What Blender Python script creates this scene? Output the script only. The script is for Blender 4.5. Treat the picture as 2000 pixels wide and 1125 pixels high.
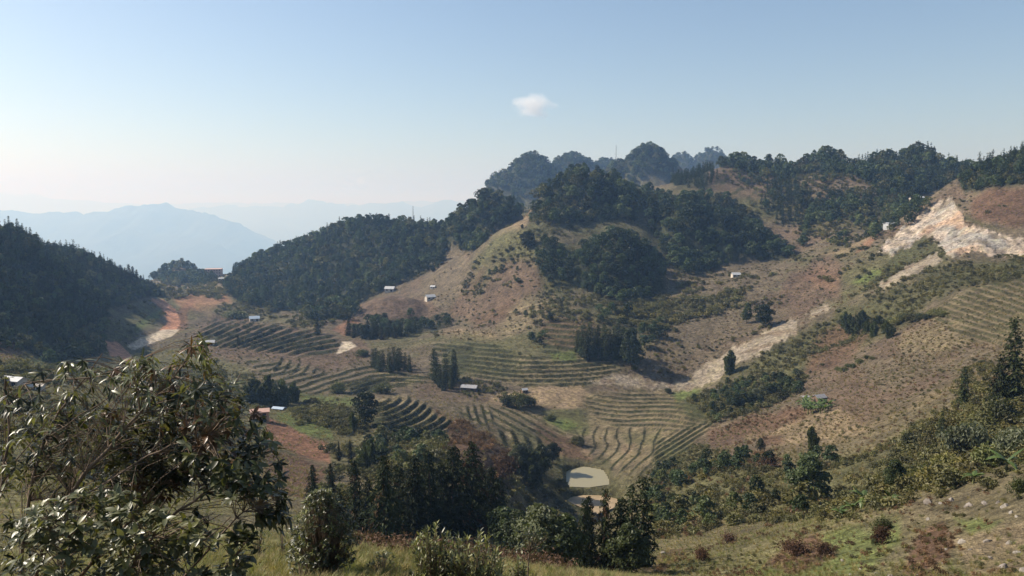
import bpy, math, random
import numpy as np
from mathutils import Vector, Matrix, noise as mnoise

for o in list(bpy.data.objects):
    bpy.data.objects.remove(o)
sc = bpy.context.scene
COL = sc.collection
R = math.radians

# ------------------------------------------------------------------ camera
FPX = 1500.0                                   # focal length in pixels of a 2000 px wide frame
PITCH = math.atan2(162.5, FPX)                 # horizon sits at y = 400 of 1125
cam_d = bpy.data.cameras.new('camera')
cam = bpy.data.objects.new('camera', cam_d)
COL.objects.link(cam)
cam.location = (0, 0, 0)
cam.rotation_euler = (math.pi / 2 - PITCH, 0, 0)
cam_d.sensor_width = 36.0
cam_d.lens = 36.0 * FPX / 2000.0
cam_d.clip_start = 0.1
cam_d.clip_end = 200000
sc.camera = cam

# ------------------------------------------------------------------ sky, sun, exposure
SUN_ELEV, SUN_AZ = 40.0, -75.0                 # degrees; azimuth from the view direction, left is negative
w = bpy.data.worlds.new('World')
sc.world = w
w.use_nodes = True
wn = w.node_tree
bg = wn.nodes['Background']
sky = wn.nodes.new('ShaderNodeTexSky')
sky.sky_type = 'NISHITA'
sky.sun_disc = False
sky.sun_elevation = R(SUN_ELEV)
sky.sun_rotation = R(SUN_AZ)
sky.altitude = 600
sky.air_density = 1.0
sky.dust_density = 2.0
sky.ozone_density = 1.5
wn.links.new(sky.outputs[0], bg.inputs[0])
bg.inputs[1].default_value = 0.094
sd = bpy.data.lights.new('sun', 'SUN')
sd.energy = 5.0
sd.angle = R(0.5)
sd.color = (1.0, 0.93, 0.83)
sun = bpy.data.objects.new('sun', sd)
COL.objects.link(sun)
az, el = R(SUN_AZ), R(SUN_ELEV)
to_sun = Vector((math.sin(az) * math.cos(el), math.cos(az) * math.cos(el), math.sin(el)))
sun.rotation_euler = (-to_sun).to_track_quat('-Z', 'Y').to_euler()
vs = sc.view_settings
vs.view_transform = 'Standard'
vs.look = 'None'
vs.gamma = 1
vs.exposure = 0.6
vs.use_curve_mapping = False
sc.cycles.use_denoising = True
sc.cycles.max_bounces = 6
sc.cycles.diffuse_bounces = 3
sc.cycles.volume_bounces = 2
sc.cycles.transparent_max_bounces = 8
sc.cycles.caustics_reflective = False
sc.cycles.caustics_refractive = False
HAZE_DENSITY = 0.00025

# ------------------------------------------------------------------ maths helpers
CP, SP = math.cos(PITCH), math.sin(PITCH)
def ray(px, py):
    """pixel of the photograph -> (x/y, z/y) of the line of sight"""
    x = (np.asarray(px, float) - 1000) / FPX
    v = (562.5 - np.asarray(py, float)) / FPX
    d = CP + v * SP
    return x / d, (-SP + v * CP) / d
def pix(X, Y, Z):
    t = Z / Y
    v = (SP + t * CP) / (CP - t * SP)
    return 1000 + FPX * (X / Y) * (CP + v * SP), 562.5 - FPX * v

def _hash(ix, iy, seed):
    h = (ix.astype(np.int64) * 374761393 + iy.astype(np.int64) * 668265263 + seed * 974634777) & 0x7fffffff
    h = ((h ^ (h >> 13)) * 1274126177) & 0x7fffffff
    h = (h ^ (h >> 16)) & 0xffff
    return h / 65535.0
def vnoise(x, y, seed=0):
    ix, iy = np.floor(x), np.floor(y)
    fx, fy = x - ix, y - iy
    fx = fx * fx * fx * (fx * (fx * 6 - 15) + 10)
    fy = fy * fy * fy * (fy * (fy * 6 - 15) + 10)
    a, b = _hash(ix, iy, seed), _hash(ix + 1, iy, seed)
    c, d = _hash(ix, iy + 1, seed), _hash(ix + 1, iy + 1, seed)
    return (a + (b - a) * fx) * (1 - fy) + (c + (d - c) * fx) * fy
def fbm(x, y, octaves=4, seed=0, gain=0.5):
    s, a, t = 0, 1.0, 0
    ca, sa = 0.8, 0.6
    for k in range(octaves):
        s = s + a * (vnoise(x, y, seed + k * 17) - 0.5)
        t += a
        x, y = (x * ca - y * sa) * 2.03 + 13.1, (x * sa + y * ca) * 2.03 + 7.7
        a *= gain
    return s / t * 2          # about -1 .. 1
def sstep(a, b, x):
    t = np.clip((x - a) / (b - a), 0, 1)
    return t * t * (3 - 2 * t)

# ------------------------------------------------------------------ terrain
# measured points of the photograph: pixel column, pixel row, distance in metres
PTS = [
 # under and near the camera
 (-400,1650,2.4),(400,1650,2.4),(1000,1650,2.4),(1700,1650,2.4),(2400,1650,2.4),
 (-400,1330,5),(400,1330,5),(1000,1330,5),(1700,1330,5),(2400,1300,5),
 (-300,1215,10),(200,1215,10),(700,1215,10),(1300,1225,10),(1800,1200,10),(2300,1180,10),
 (100,1150,17),(550,1122,17),(900,1128,17),(1200,1150,18),(1600,1160,22),(2000,1150,24),(2300,1130,24),
 (200,1090,26),(550,1062,26),(700,1068,27),(900,1088,26),(1100,1118,27),(1350,1135,40),(1600,1130,42),(1800,1124,42),(2000,1085,42),(2250,1010,45),
 (250,1075,40),(550,1070,42),(760,1074,55),(1000,1100,55),(1150,1128,55),(1350,1110,65),(1500,1100,65),(1700,1070,60),(1850,1020,62),(2000,985,55),
 (-300,900,90),(0,930,80),(300,990,80),(560,1040,80),(760,1050,90),(1000,1085,82),(1150,1105,85),(1300,1086,92),(1500,1040,90),(1660,1000,82),(1810,968,74),(2000,930,66),(2300,860,70),
 # falling into the valley
 (-300,790,150),(0,810,130),(300,865,150),(500,930,160),(700,965,160),(900,985,150),(1050,1045,150),(1150,1080,150),(1350,1010,135),(1450,965,145),(1600,990,120),(1720,950,110),(1850,910,108),(2000,870,100),
 (0,735,210),(150,745,230),(300,770,250),(480,850,220),(590,870,230),(700,905,210),(850,870,225),(950,885,205),(1080,1010,228),(1150,1030,226),(1300,960,180),(1400,905,215),(1600,880,195),(1700,880,165),(1750,800,205),(1900,800,150),(2000,800,128),
 (1150,1062,180),(1080,1050,185),(1215,1050,180),(1150,1045,205),(1080,1035,205),(1215,1030,205),(1148,968,256),(1148,1000,247),(1090,985,246),(1225,985,246),(1148,930,272),(1000,900,250),(870,830,270),(740,800,295),(620,800,290),(560,800,300),(450,790,290),(350,740,330),(250,730,330),(1250,900,265),(1330,860,280),(1300,925,235),
 # valley floor
 (1080,850,310),(1200,850,312),(1000,830,305),(1080,770,365),(950,780,355),(1200,775,365),(1250,748,388),(1340,755,385),(1180,740,388),(850,775,345),(700,740,380),(600,740,370),(480,720,400),(420,740,350),
 (800,740,385),(680,680,470),(560,650,515),(430,640,535),(400,680,450),(560,700,425),(650,615,590),(780,690,450),(740,650,520),
 (1050,720,398),(1060,690,415),(950,700,415),(870,700,430),(870,655,480),(950,655,468),(1150,700,408),(1210,705,405),(1100,640,445),(1180,620,455),
 # the road cutting and the saddle on the left
 (100,712,350),(200,680,420),(270,690,455),(210,610,520),(270,620,540),(330,640,565),(310,602,625),(360,585,690),(430,590,690),(480,590,720),(340,578,790),(240,640,480),(0,660,335),
 # forested ridge on the left
 (0,465,450),(70,480,510),(150,500,590),(220,522,660),(280,545,730),(330,578,780),(0,560,380),(100,600,430),(200,590,500),(260,578,610),(300,583,690),
 (0,540,620),(150,600,760),(280,610,880),(-300,420,420),(-300,640,270),
 # wooded hill in the middle left
 (460,535,880),(520,502,900),(600,480,880),(650,452,860),(700,438,850),(780,440,840),(860,438,820),
 (520,560,790),(600,590,690),(680,610,630),(700,540,740),(800,500,760),(850,520,705),(760,585,640),(850,560,640),(870,500,730),(875,470,790),
 (720,640,540),(800,645,525),(870,640,540),(830,600,590),
 (420,545,1000),(380,555,980),(300,545,1050),(340,600,1250),(520,520,1100),(700,460,1000),(860,450,960),
 # spur with the tan crest
 (960,462,650),(1030,432,640),(900,520,650),(940,560,580),(1000,520,590),(1000,620,500),(900,620,560),(950,650,472),(1070,560,530),(1050,500,570),(1040,450,610),(930,640,500),(1090,600,480),
 (1130,445,630),(1240,435,640),(1150,520,560),(1210,590,500),(1300,570,535),(1200,500,575),(1280,520,590),
 # bowl on the right of the knoll
 (1320,650,440),(1400,600,480),(1300,710,405),(1430,700,392),(1250,650,440),(1350,560,530),(1450,525,560),(1540,505,600),(1400,540,560),(1320,510,600),(1300,470,640),(1420,470,650),
 (1590,540,490),(1540,640,402),(1620,600,422),(1500,580,480),(1650,490,540),(1740,482,480),(1780,525,425),(1700,560,410),
 # plateau behind the wooded hills
 (900,480,880),(1000,420,880),(1100,400,860),(1200,380,850),(1265,365,860),(1340,355,830),(1400,330,800),(1460,335,790),(1500,400,700),(1450,370,740),(1550,440,660),(1600,350,720),(1520,335,800),(1680,340,780),(1700,400,650),(1720,450,590),(1790,390,650),(1790,335,760),(1890,345,740),(1640,460,600),(1600,420,660),
 (1000,430,1300),(1200,400,1300),(1400,370,1300),(1000,400,1750),(1200,380,1750),(1400,350,2200),(1600,370,1100),(1800,370,1100),(700,600,1500),(300,650,1600),(0,650,1500),(-400,650,1500),(2000,400,1000),(2300,400,1200),(1100,480,2900),(1700,430,2900),(2300,430,2900),(300,700,2000),(700,640,2900),
 # ridge on the right with the quarry face
 (1870,350,525),(1900,347,520),(1950,338,505),(2000,326,485),(1850,395,505),(1830,420,500),(2000,420,440),(1900,420,470),(1990,480,405),(1880,490,410),(1900,510,395),(2300,260,480),(2300,420,360),(1980,370,600),
 # slope on the right
 (2000,550,305),(1930,610,282),(1850,560,345),(1900,540,360),(2000,680,212),(1880,690,242),(1750,700,275),(1750,620,342),(1680,600,385),(1600,690,345),(1650,650,375),(1600,775,268),(1480,760,318),(1350,800,325),(1430,800,305),(1500,850,245),(1560,740,320),(1700,770,240),(2300,560,200),(2300,700,130),(1850,760,195),
]
DOMES = [  # column, row of the bare top, distance, half width, half depth, drop
 (955,383,760,44,55,48),(915,410,765,30,40,34),(990,400,755,30,40,35),
 (1140,337,690,46,50,46),(1085,366,690,34,40,38),(1200,352,690,36,42,40),(1250,388,675,26,32,26),
 (1205,459,552,34,38,46),(1250,484,552,26,30,36),(1155,488,552,26,30,34),
 (1340,392,650,36,44,44),(1400,415,642,36,44,42),(1455,447,630,34,40,36),(1508,478,615,28,34,24),
 (1040,303,1500,84,105,90),(985,340,1480,66,90,75),(1120,303,1750,110,120,100),(1185,310,1950,90,90,90),
 (1265,289,1350,71,92,80),(1215,317,1360,57,78,60),(1310,317,1370,51,71,56),(1333,300,2200,76,95,95),(1388,291,2200,98,110,110),
 (1445,314,830,34,40,26),(1515,314,855,26,34,30),(1610,307,810,48,60,40),(1665,325,810,34,50,30),(1720,312,800,46,60,34),(1795,298,785,52,64,46),(1855,322,775,46,56,34),
 (770,577,600,62,60,30),(825,598,590,40,40,24),
 (350,520,1100,52,60,40),(390,540,1080,40,50,26),
]
cu, cv, cs = [], [], []
for px, py, Y in PTS:
    u, s = ray(px, py)
    cu.append(float(u)); cv.append(math.log(Y)); cs.append(float(s))
cu, cv, cs = np.array(cu), np.array(cv), np.array(cs)
def tps_k(r2):
    return 0.5 * r2 * np.log(r2 + 1e-12)
n = len(cu)
A = np.zeros((n + 3, n + 3))
A[:n, :n] = tps_k((cu[:, None] - cu) ** 2 + (cv[:, None] - cv) ** 2) + np.eye(n) * 6e-5
A[:n, n], A[:n, n + 1], A[:n, n + 2] = 1, cu, cv
A[n:, :n] = A[:n, n:].T
coef = np.linalg.solve(A, np.r_[cs, 0, 0, 0])
def tps(u, v):
    out = np.empty(u.shape)
    uf, vf, of = u.ravel(), v.ravel(), out.ravel()
    for a in range(0, uf.size, 20000):
        uu, vv = uf[a:a + 20000], vf[a:a + 20000]
        k = tps_k((uu[:, None] - cu) ** 2 + (vv[:, None] - cv) ** 2)
        of[a:a + 20000] = k @ coef[:n] + coef[n] + coef[n + 1] * uu + coef[n + 2] * vv
    return of.reshape(u.shape)

gu = np.r_[np.linspace(-1.6, -0.78, 42)[:-1], np.linspace(-0.78, 0.78, 820), np.linspace(0.78, 1.6, 42)[1:]]
lv = [math.log(2.2)]
while lv[-1] < math.log(3000):
    Yc = math.exp(lv[-1])
    lv.append(lv[-1] + (0.030 if Yc < 30 else 0.016 if Yc < 230 else 0.0075 if Yc < 240 else 0.0038 if Yc < 385 else 0.0030 if Yc < 540 else 0.006 if Yc < 620 else 0.011 if Yc < 1100 else 0.022))
gv = np.array(lv)
U, V = np.meshgrid(gu, gv)
GY = np.exp(V)
GX = U * GY
# the spline is smooth: evaluate on a coarser lattice and interpolate
su, sv_ = gu[::4], gv[::3]
su = np.r_[su, gu[-1]] if su[-1] != gu[-1] else su
sv_ = np.r_[sv_, gv[-1]] if sv_[-1] != gv[-1] else sv_
T0 = tps(*np.meshgrid(su, sv_))
tmp = np.array([np.interp(gu, su, row) for row in T0])
S = np.array([np.interp(gv, sv_, tmp[:, j]) for j in range(len(gu))]).T
Z = S * GY
k = 5.0
for px, py, Y, rx, ry, drop in DOMES:
    u, s = ray(px, py)
    r2 = ((GX - u * Y) / rx) ** 2 + ((GY - Y) / ry) ** 2
    m = r2 < 9
    zd = s * Y - drop * np.power(r2[m], 0.85)
    a, b = Z[m], zd
    mx = np.maximum(a, b)
    Z[m] = mx + k * np.log(np.exp((a - mx) / k) + np.exp((b - mx) / k)) - k * math.log(2) * np.exp(-np.abs(a - b) / k)
amp = np.clip(GY / 420, 0.02, 1.6)
Z += amp * (2.2 * fbm(GX / 55, GY / 55, 4, 3) + 0.9 * fbm(GX / 9, GY / 9, 3, 9)) * np.where(GY < 30, 0.6, 1)

# ------------------------------------------------------------------ terraces cut into the terrain
def poly_sd(px, py, poly):
    """signed distance to a polygon, negative inside"""
    x1, y1 = np.array(poly, float).T
    x2, y2 = np.roll(x1, -1), np.roll(y1, -1)
    best = np.full(px.shape, 1e18)
    inside = np.zeros(px.shape, bool)
    for a, b, c, d in zip(x1, y1, x2, y2):
        ex, ey = c - a, d - b
        t = np.clip(((px - a) * ex + (py - b) * ey) / (ex * ex + ey * ey + 1e-9), 0, 1)
        best = np.minimum(best, (px - a - t * ex) ** 2 + (py - b - t * ey) ** 2)
        cross = ((b > py) != (d > py)) & (px < (c - a) * (py - b) / (d - b + 1e-12) + a)
        inside ^= cross
    s = np.sqrt(best)
    return np.where(inside, -s, s)
def mask(poly, soft=4, warp=5, yr=(0, 1e9), seed=0, scale=1.0):
    """0..1 weight of a measured outline on the terrain lattice (sparse: index, weight)"""
    p = np.array(poly, float)
    lo, hi = p.min(0) - soft - warp - 2, p.max(0) + soft + warp + 2
    idx = np.nonzero((PX0 > lo[0]) & (PX0 < hi[0]) & (PY0 > lo[1]) & (PY0 < hi[1]) & (GY > yr[0]) & (GY < yr[1]))
    x, y = PX0[idx], PY0[idx]
    if warp:
        g = GY[idx] / 60.0 * scale
        x = x + warp * 1.3 * fbm(GX[idx] / g, GY[idx] / g, 3, 31 + seed)
        y = y + warp * 1.3 * fbm(GX[idx] / g, GY[idx] / g, 3, 77 + seed)
    return idx, sstep(soft, -soft, poly_sd(x, y, poly))

PX0, PY0 = pix(GX, GY, Z)
BANK = np.zeros_like(Z)
TERR = np.zeros_like(Z)
def cut(poly, phase, height, riser=0.22, soft=6, yr=(0, 1e9), wob=0.25, seed=0, wscale=25.0):
    idx, m = mask(poly, soft, 4, yr, seed)
    ph = phase(PX0[idx], PY0[idx]) + wob * fbm(GX[idx] / wscale, GY[idx] / wscale, 3, 5 + seed)
    f = ph - np.floor(ph)
    saw = np.where(f < 1 - riser, f / (1 - riser), 1 - (f - 1 + riser) / riser) - 0.5
    big = 0.75 + 0.5 * _hash(np.floor(ph), np.zeros_like(ph), 3 + seed)
    keep = sstep(-0.9, -0.6, fbm(GX[idx] / 18 + np.floor(ph) * 7.7, GY[idx] / 18, 2, 8 + seed))
    Z[idx] += m * height * saw * big * keep
    TERR[idx] = np.maximum(TERR[idx], m)
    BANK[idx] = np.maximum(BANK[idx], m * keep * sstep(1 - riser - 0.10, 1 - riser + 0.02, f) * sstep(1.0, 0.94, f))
T_LEFT = [(385,650),(420,618),(480,628),(560,640),(640,656),(665,672),(655,690),(600,698),(540,690),(470,680),(400,672)]
cut(T_LEFT, lambda x, y: (y + 0.30 * x + 9 * np.sin(x / 70)) / 9.5, 2.2, 0.34, wob=0.35, seed=1)
cut([(540,700),(600,712),(640,728),(560,735),(520,720)], lambda x, y: (x * 0.8 + 0.6 * y) / 16, 0.9, seed=2)
cut([(880,680),(960,668),(1000,690),(1060,702),(1180,698),(1218,722),(1140,754),(1020,754),(930,742),(880,712)],
    lambda x, y: (y + 0.0006 * (x - 1060) ** 2) / 9.0, 1.25, 0.34, wob=0.3, seed=3)
cut([(722,792),(795,772),(835,795),(885,830),(850,868),(770,866),(722,840)],
    lambda x, y: np.hypot((x - 715) / 1.9, y - 768) / 9.5, 1.5, 0.36, wob=0.15, seed=4)
cut([(955,838),(1010,846),(1060,855),(1100,882),(1095,900),(1000,882),(965,862)], lambda x, y: (x * 0.9 - 0.35 * y) / 21, 0.9, 0.4, wob=0.15, seed=5)
cut([(900,795),(940,790),(968,815),(950,832),(905,815)], lambda x, y: (x * 0.9 - 0.3 * y) / 13, 0.9, 0.4, wob=0.15, seed=6)
cut([(1140,772),(1250,762),(1340,778),(1400,828),(1310,845),(1200,832),(1150,800)], lambda x, y: (y - 0.10 * x + 5 * np.sin(x / 40)) / 8.5, 0.9, 0.25, wob=0.35, seed=7)
cut([(1130,835),(1290,838),(1300,880),(1260,930),(1190,920),(1140,880)], lambda x, y: (x + 0.55 * y + 6 * np.sin(y / 12)) / 24, 0.5, 0.14, wob=0.5, seed=8)
cut([(1285,862),(1340,832),(1400,822),(1385,842),(1300,915),(1270,920)], lambda x, y: (y + 0.62 * x) / 9.5, 0.9, 0.3, wob=0.2, seed=9)
cut([(1835,600),(1900,560),(1990,545),(2060,560),(2060,700),(1900,668),(1820,625)], lambda x, y: (y - 0.31 * x) / 11.5, 0.8, 0.30, wob=0.2, seed=10)
cut([(672,745),(750,738),(765,756),(700,778)], lambda x, y: (y + 0.33 * x) / 9, 1.5, 0.4, seed=11)
cut([(1395,350),(1480,372),(1500,395),(1420,400)], lambda x, y: y / 9, 1.6, 0.3, yr=(600, 900), seed=12)
cut([(1180,640),(1240,690),(1060,690),(1060,630),(1100,620)], lambda x, y: (y - 0.1 * x) / 11, 1.3, 0.3, seed=13)
cut([(860,745),(760,755),(720,735),(830,730)], lambda x, y: (y - 0.1 * x) / 9, 0.9, 0.3, seed=14)

cut([(470,695),(640,728),(740,705),(835,745),(700,772),(560,765)], lambda x, y: (y + 0.2 * x + 6 * np.sin(x / 50)) / 11, 0.75, 0.28, wob=0.4, seed=21)
cut([(880,805),(1000,792),(1110,850),(1060,862),(960,838)], lambda x, y: (0.9 * y - 0.5 * x) / 12, 0.6, 0.25, wob=0.3, seed=22)
cut([(850,668),(930,665),(900,745),(830,740)], lambda x, y: (y - 0.1 * x) / 10, 0.9, 0.32, wob=0.3, seed=23)
POND = [(1105,913),(1140,908),(1178,914),(1190,928),(1192,945),(1150,951),(1104,949)]
POND_DRY = [(1100,966),(1140,958),(1205,959),(1216,974),(1195,992),(1165,1003),(1110,978)]
def level(poly, yr, out=7.0):
    idx, m = mask(poly, 0.8, 0, yr)
    zl = float(np.average(Z[idx], weights=m + 1e-9))
    idx2, m2 = mask([(a, b) for a, b in poly], out, 0, yr)
    Z[idx2] = Z[idx2] * (1 - m2) + (zl + 0.1) * m2
    px, py = pix(GX, GY, Z)
    PX0[:], PY0[:] = px, py
    idx, m = mask(poly, 0.8, 0, yr)
    Z[idx] -= 1.3 * m
    return zl
Z_POND = level(POND, (235, 320))
Z_DRY = level(POND_DRY, (215, 290))
PX0, PY0 = pix(GX, GY, Z)

def gz(x, y):
    """height of the terrain mesh under a point"""
    x, y = np.asarray(x, float), np.asarray(y, float)
    fc = np.interp(x / y, gu, np.arange(len(gu)))
    fr = np.interp(np.log(y), gv, np.arange(len(gv)))
    c = np.clip(fc.astype(int), 0, len(gu) - 2); r = np.clip(fr.astype(int), 0, len(gv) - 2)
    a, b = fc - c, fr - r
    return (Z[r, c] * (1 - a) + Z[r, c + 1] * a) * (1 - b) + (Z[r + 1, c] * (1 - a) + Z[r + 1, c + 1] * a) * b
PYMIN = np.minimum.accumulate(PY0, axis=0)
VIS = PY0 <= PYMIN + 0.5
def at(px, py, yr=(0, 1e9)):
    """first terrain point met by the line of sight through a pixel"""
    u, s = ray(px, py)
    zz = np.array([np.interp(u, gu, row) for row in S_rows]) if False else None
    c = int(np.clip(np.searchsorted(gu, u), 1, len(gu) - 1))
    t = (u - gu[c - 1]) / (gu[c] - gu[c - 1])
    sl = (Z[:, c - 1] * (1 - t) + Z[:, c] * t) / GY[:, 0]
    ok = np.nonzero((sl >= s) & (GY[:, 0] > yr[0]) & (GY[:, 0] < yr[1]))[0]
    if len(ok) == 0:
        cand = np.where((GY[:, 0] > yr[0]) & (GY[:, 0] < yr[1]), sl, -9)
        k = int(np.argmax(cand))
        Y = float(GY[k, 0])
    else:
        k = int(ok[0])
        if k > 0 and sl[k] > sl[k - 1] and sl[k - 1] < s:
            f = (s - sl[k - 1]) / (sl[k] - sl[k - 1])
            Y = math.exp(gv[k - 1] + f * (gv[k] - gv[k - 1]))
        else:
            Y = float(GY[k, 0])
    X = float(u) * Y
    return Vector((X, Y, float(gz(X, Y))))

# ------------------------------------------------------------------ ground cover (true surface colours, linear)
C = dict(dry=(.130,.103,.069), red=(.128,.088,.062), tan=(.250,.185,.115), straw=(.190,.152,.090), olive=(.106,.101,.046),
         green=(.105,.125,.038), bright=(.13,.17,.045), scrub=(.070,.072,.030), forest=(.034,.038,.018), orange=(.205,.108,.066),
         soil=(.120,.070,.045), rubble=(.285,.238,.18), quarry=(.42,.345,.275), road=(.36,.18,.11), pale=(.36,.30,.23), mud=(.31,.24,.15), grey=(.30,.27,.23))
big = fbm(GX / 70, GY / 70, 4, 50)
mid = fbm(GX / 14, GY / 14, 4, 60)
nearw = sstep(260, 120, GY)
def mixc(a, b, t):
    return a + (np.array(b) - a) * t[..., None]
COVER = np.empty(Z.shape + (3,))
COVER[:] = C['dry']
COVER = mixc(COVER, C['olive'], sstep(-0.1, 0.5, big + 0.5 * mid) * 0.8)
COVER = mixc(COVER, C['red'], sstep(0.1, 0.5, -big + 0.4 * mid) * 0.7)
COVER = mixc(COVER, (.185,.165,.070), nearw * (0.45 + 0.4 * mid).clip(0, 1))
COVER = mixc(COVER, C['straw'], nearw * sstep(0.1, 0.5, mid - big) * 0.6)
WOODS = dict(
 left=([(-700,420),(-400,412),(-200,420),(-60,440),(0,452),(60,462),(150,490),(230,512),(290,548),(318,575),(255,592),(212,605),(210,650),(200,692),(100,712),(60,688),(-60,668),(-400,660),(-700,640)], (200,720)),
 midleft=([(440,560),(470,515),(520,485),(600,462),(650,430),(700,420),(760,425),(840,430),(885,440),(892,470),(868,508),(835,535),(780,550),(735,578),(700,600),(688,632),(640,650),(590,618),(520,602),(470,590)], (560,960)),
 A=([(878,450),(900,390),(930,365),(955,360),(990,372),(1025,400),(1015,425),(960,455),(935,490),(905,490),(885,480)], (660,900)),
 B=([(1036,432),(1050,385),(1080,340),(1140,320),(1190,328),(1215,352),(1250,368),(1288,390),(1262,428),(1200,430),(1130,442)], (560,760)),
 C=([(1108,520),(1150,478),(1205,462),(1250,474),(1290,515),(1302,570),(1280,582),(1210,592),(1150,572),(1120,550)], (470,620)),
 C2=([(1045,500),(1062,480),(1110,488),(1118,545),(1085,560),(1050,545)], (470,640)),
 D=([(1262,436),(1292,392),(1340,374),(1400,385),(1450,420),(1500,460),(1548,492),(1530,506),(1440,510),(1390,530),(1320,530),(1300,508),(1280,470)], (540,720)),
 E=([(950,365),(968,330),(1000,300),(1040,292),(1080,298),(1120,290),(1170,304),(1215,292),(1265,278),(1310,298),(1330,330),(1285,362),(1215,352),(1140,325),(1060,385),(1030,400)], (1200,2300)),
 E2=([(1310,300),(1340,288),(1388,280),(1425,292),(1420,320),(1330,330)], (1800,2600)),
 F=([(1310,360),(1335,328),(1370,322),(1400,345),(1395,362),(1350,365)], (700,900)),
 G=([(1405,325),(1420,295),(1450,296),(1475,310),(1515,295),(1535,310),(1555,325),(1600,292),(1640,300),(1675,315),(1665,345),(1600,338),(1540,345),(1500,345),(1450,338)], (720,1000)),
 H=([(1670,340),(1690,305),(1760,290),(1800,282),(1840,292),(1898,325),(1880,350),(1830,375),(1780,385),(1720,375),(1700,360)], (640,960)),
 I=([(1590,420),(1640,380),(1700,370),(1790,392),(1800,408),(1760,430),(1680,450),(1620,450),(1560,460)], (560,800)),
 J=([(1500,365),(1530,345),(1570,375),(1610,420),(1600,440),(1545,440),(1490,420),(1480,395)], (600,800)),
 ridge=([(1870,352),(1900,330),(1960,322),(2060,300),(2060,345),(1990,365),(1930,372),(1880,372)], (420,640)),
 bank=([(1050,640),(1100,620),(1180,610),(1290,620),(1300,660),(1240,700),(1200,700),(1140,690),(1060,690),(1030,670)], (380,520)),
 bowl=([(1130,600),(1280,590),(1400,575),(1460,560),(1440,600),(1350,620),(1290,650),(1180,620)], (400,640)),
 knob=([(690,645),(740,622),(800,612),(850,600),(878,642),(800,655),(720,660)], (480,600)),
)
for kx, (poly, yr) in WOODS.items():
    idx, m = mask(poly, 7, 6, yr, seed=len(kx))
    d = 0.55 if kx in ('bank', 'bowl', 'I', 'J') else 0.95
    COVER[idx] = mixc(COVER[idx], C['forest'] if d > .9 else C['scrub'], m * d)
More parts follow.
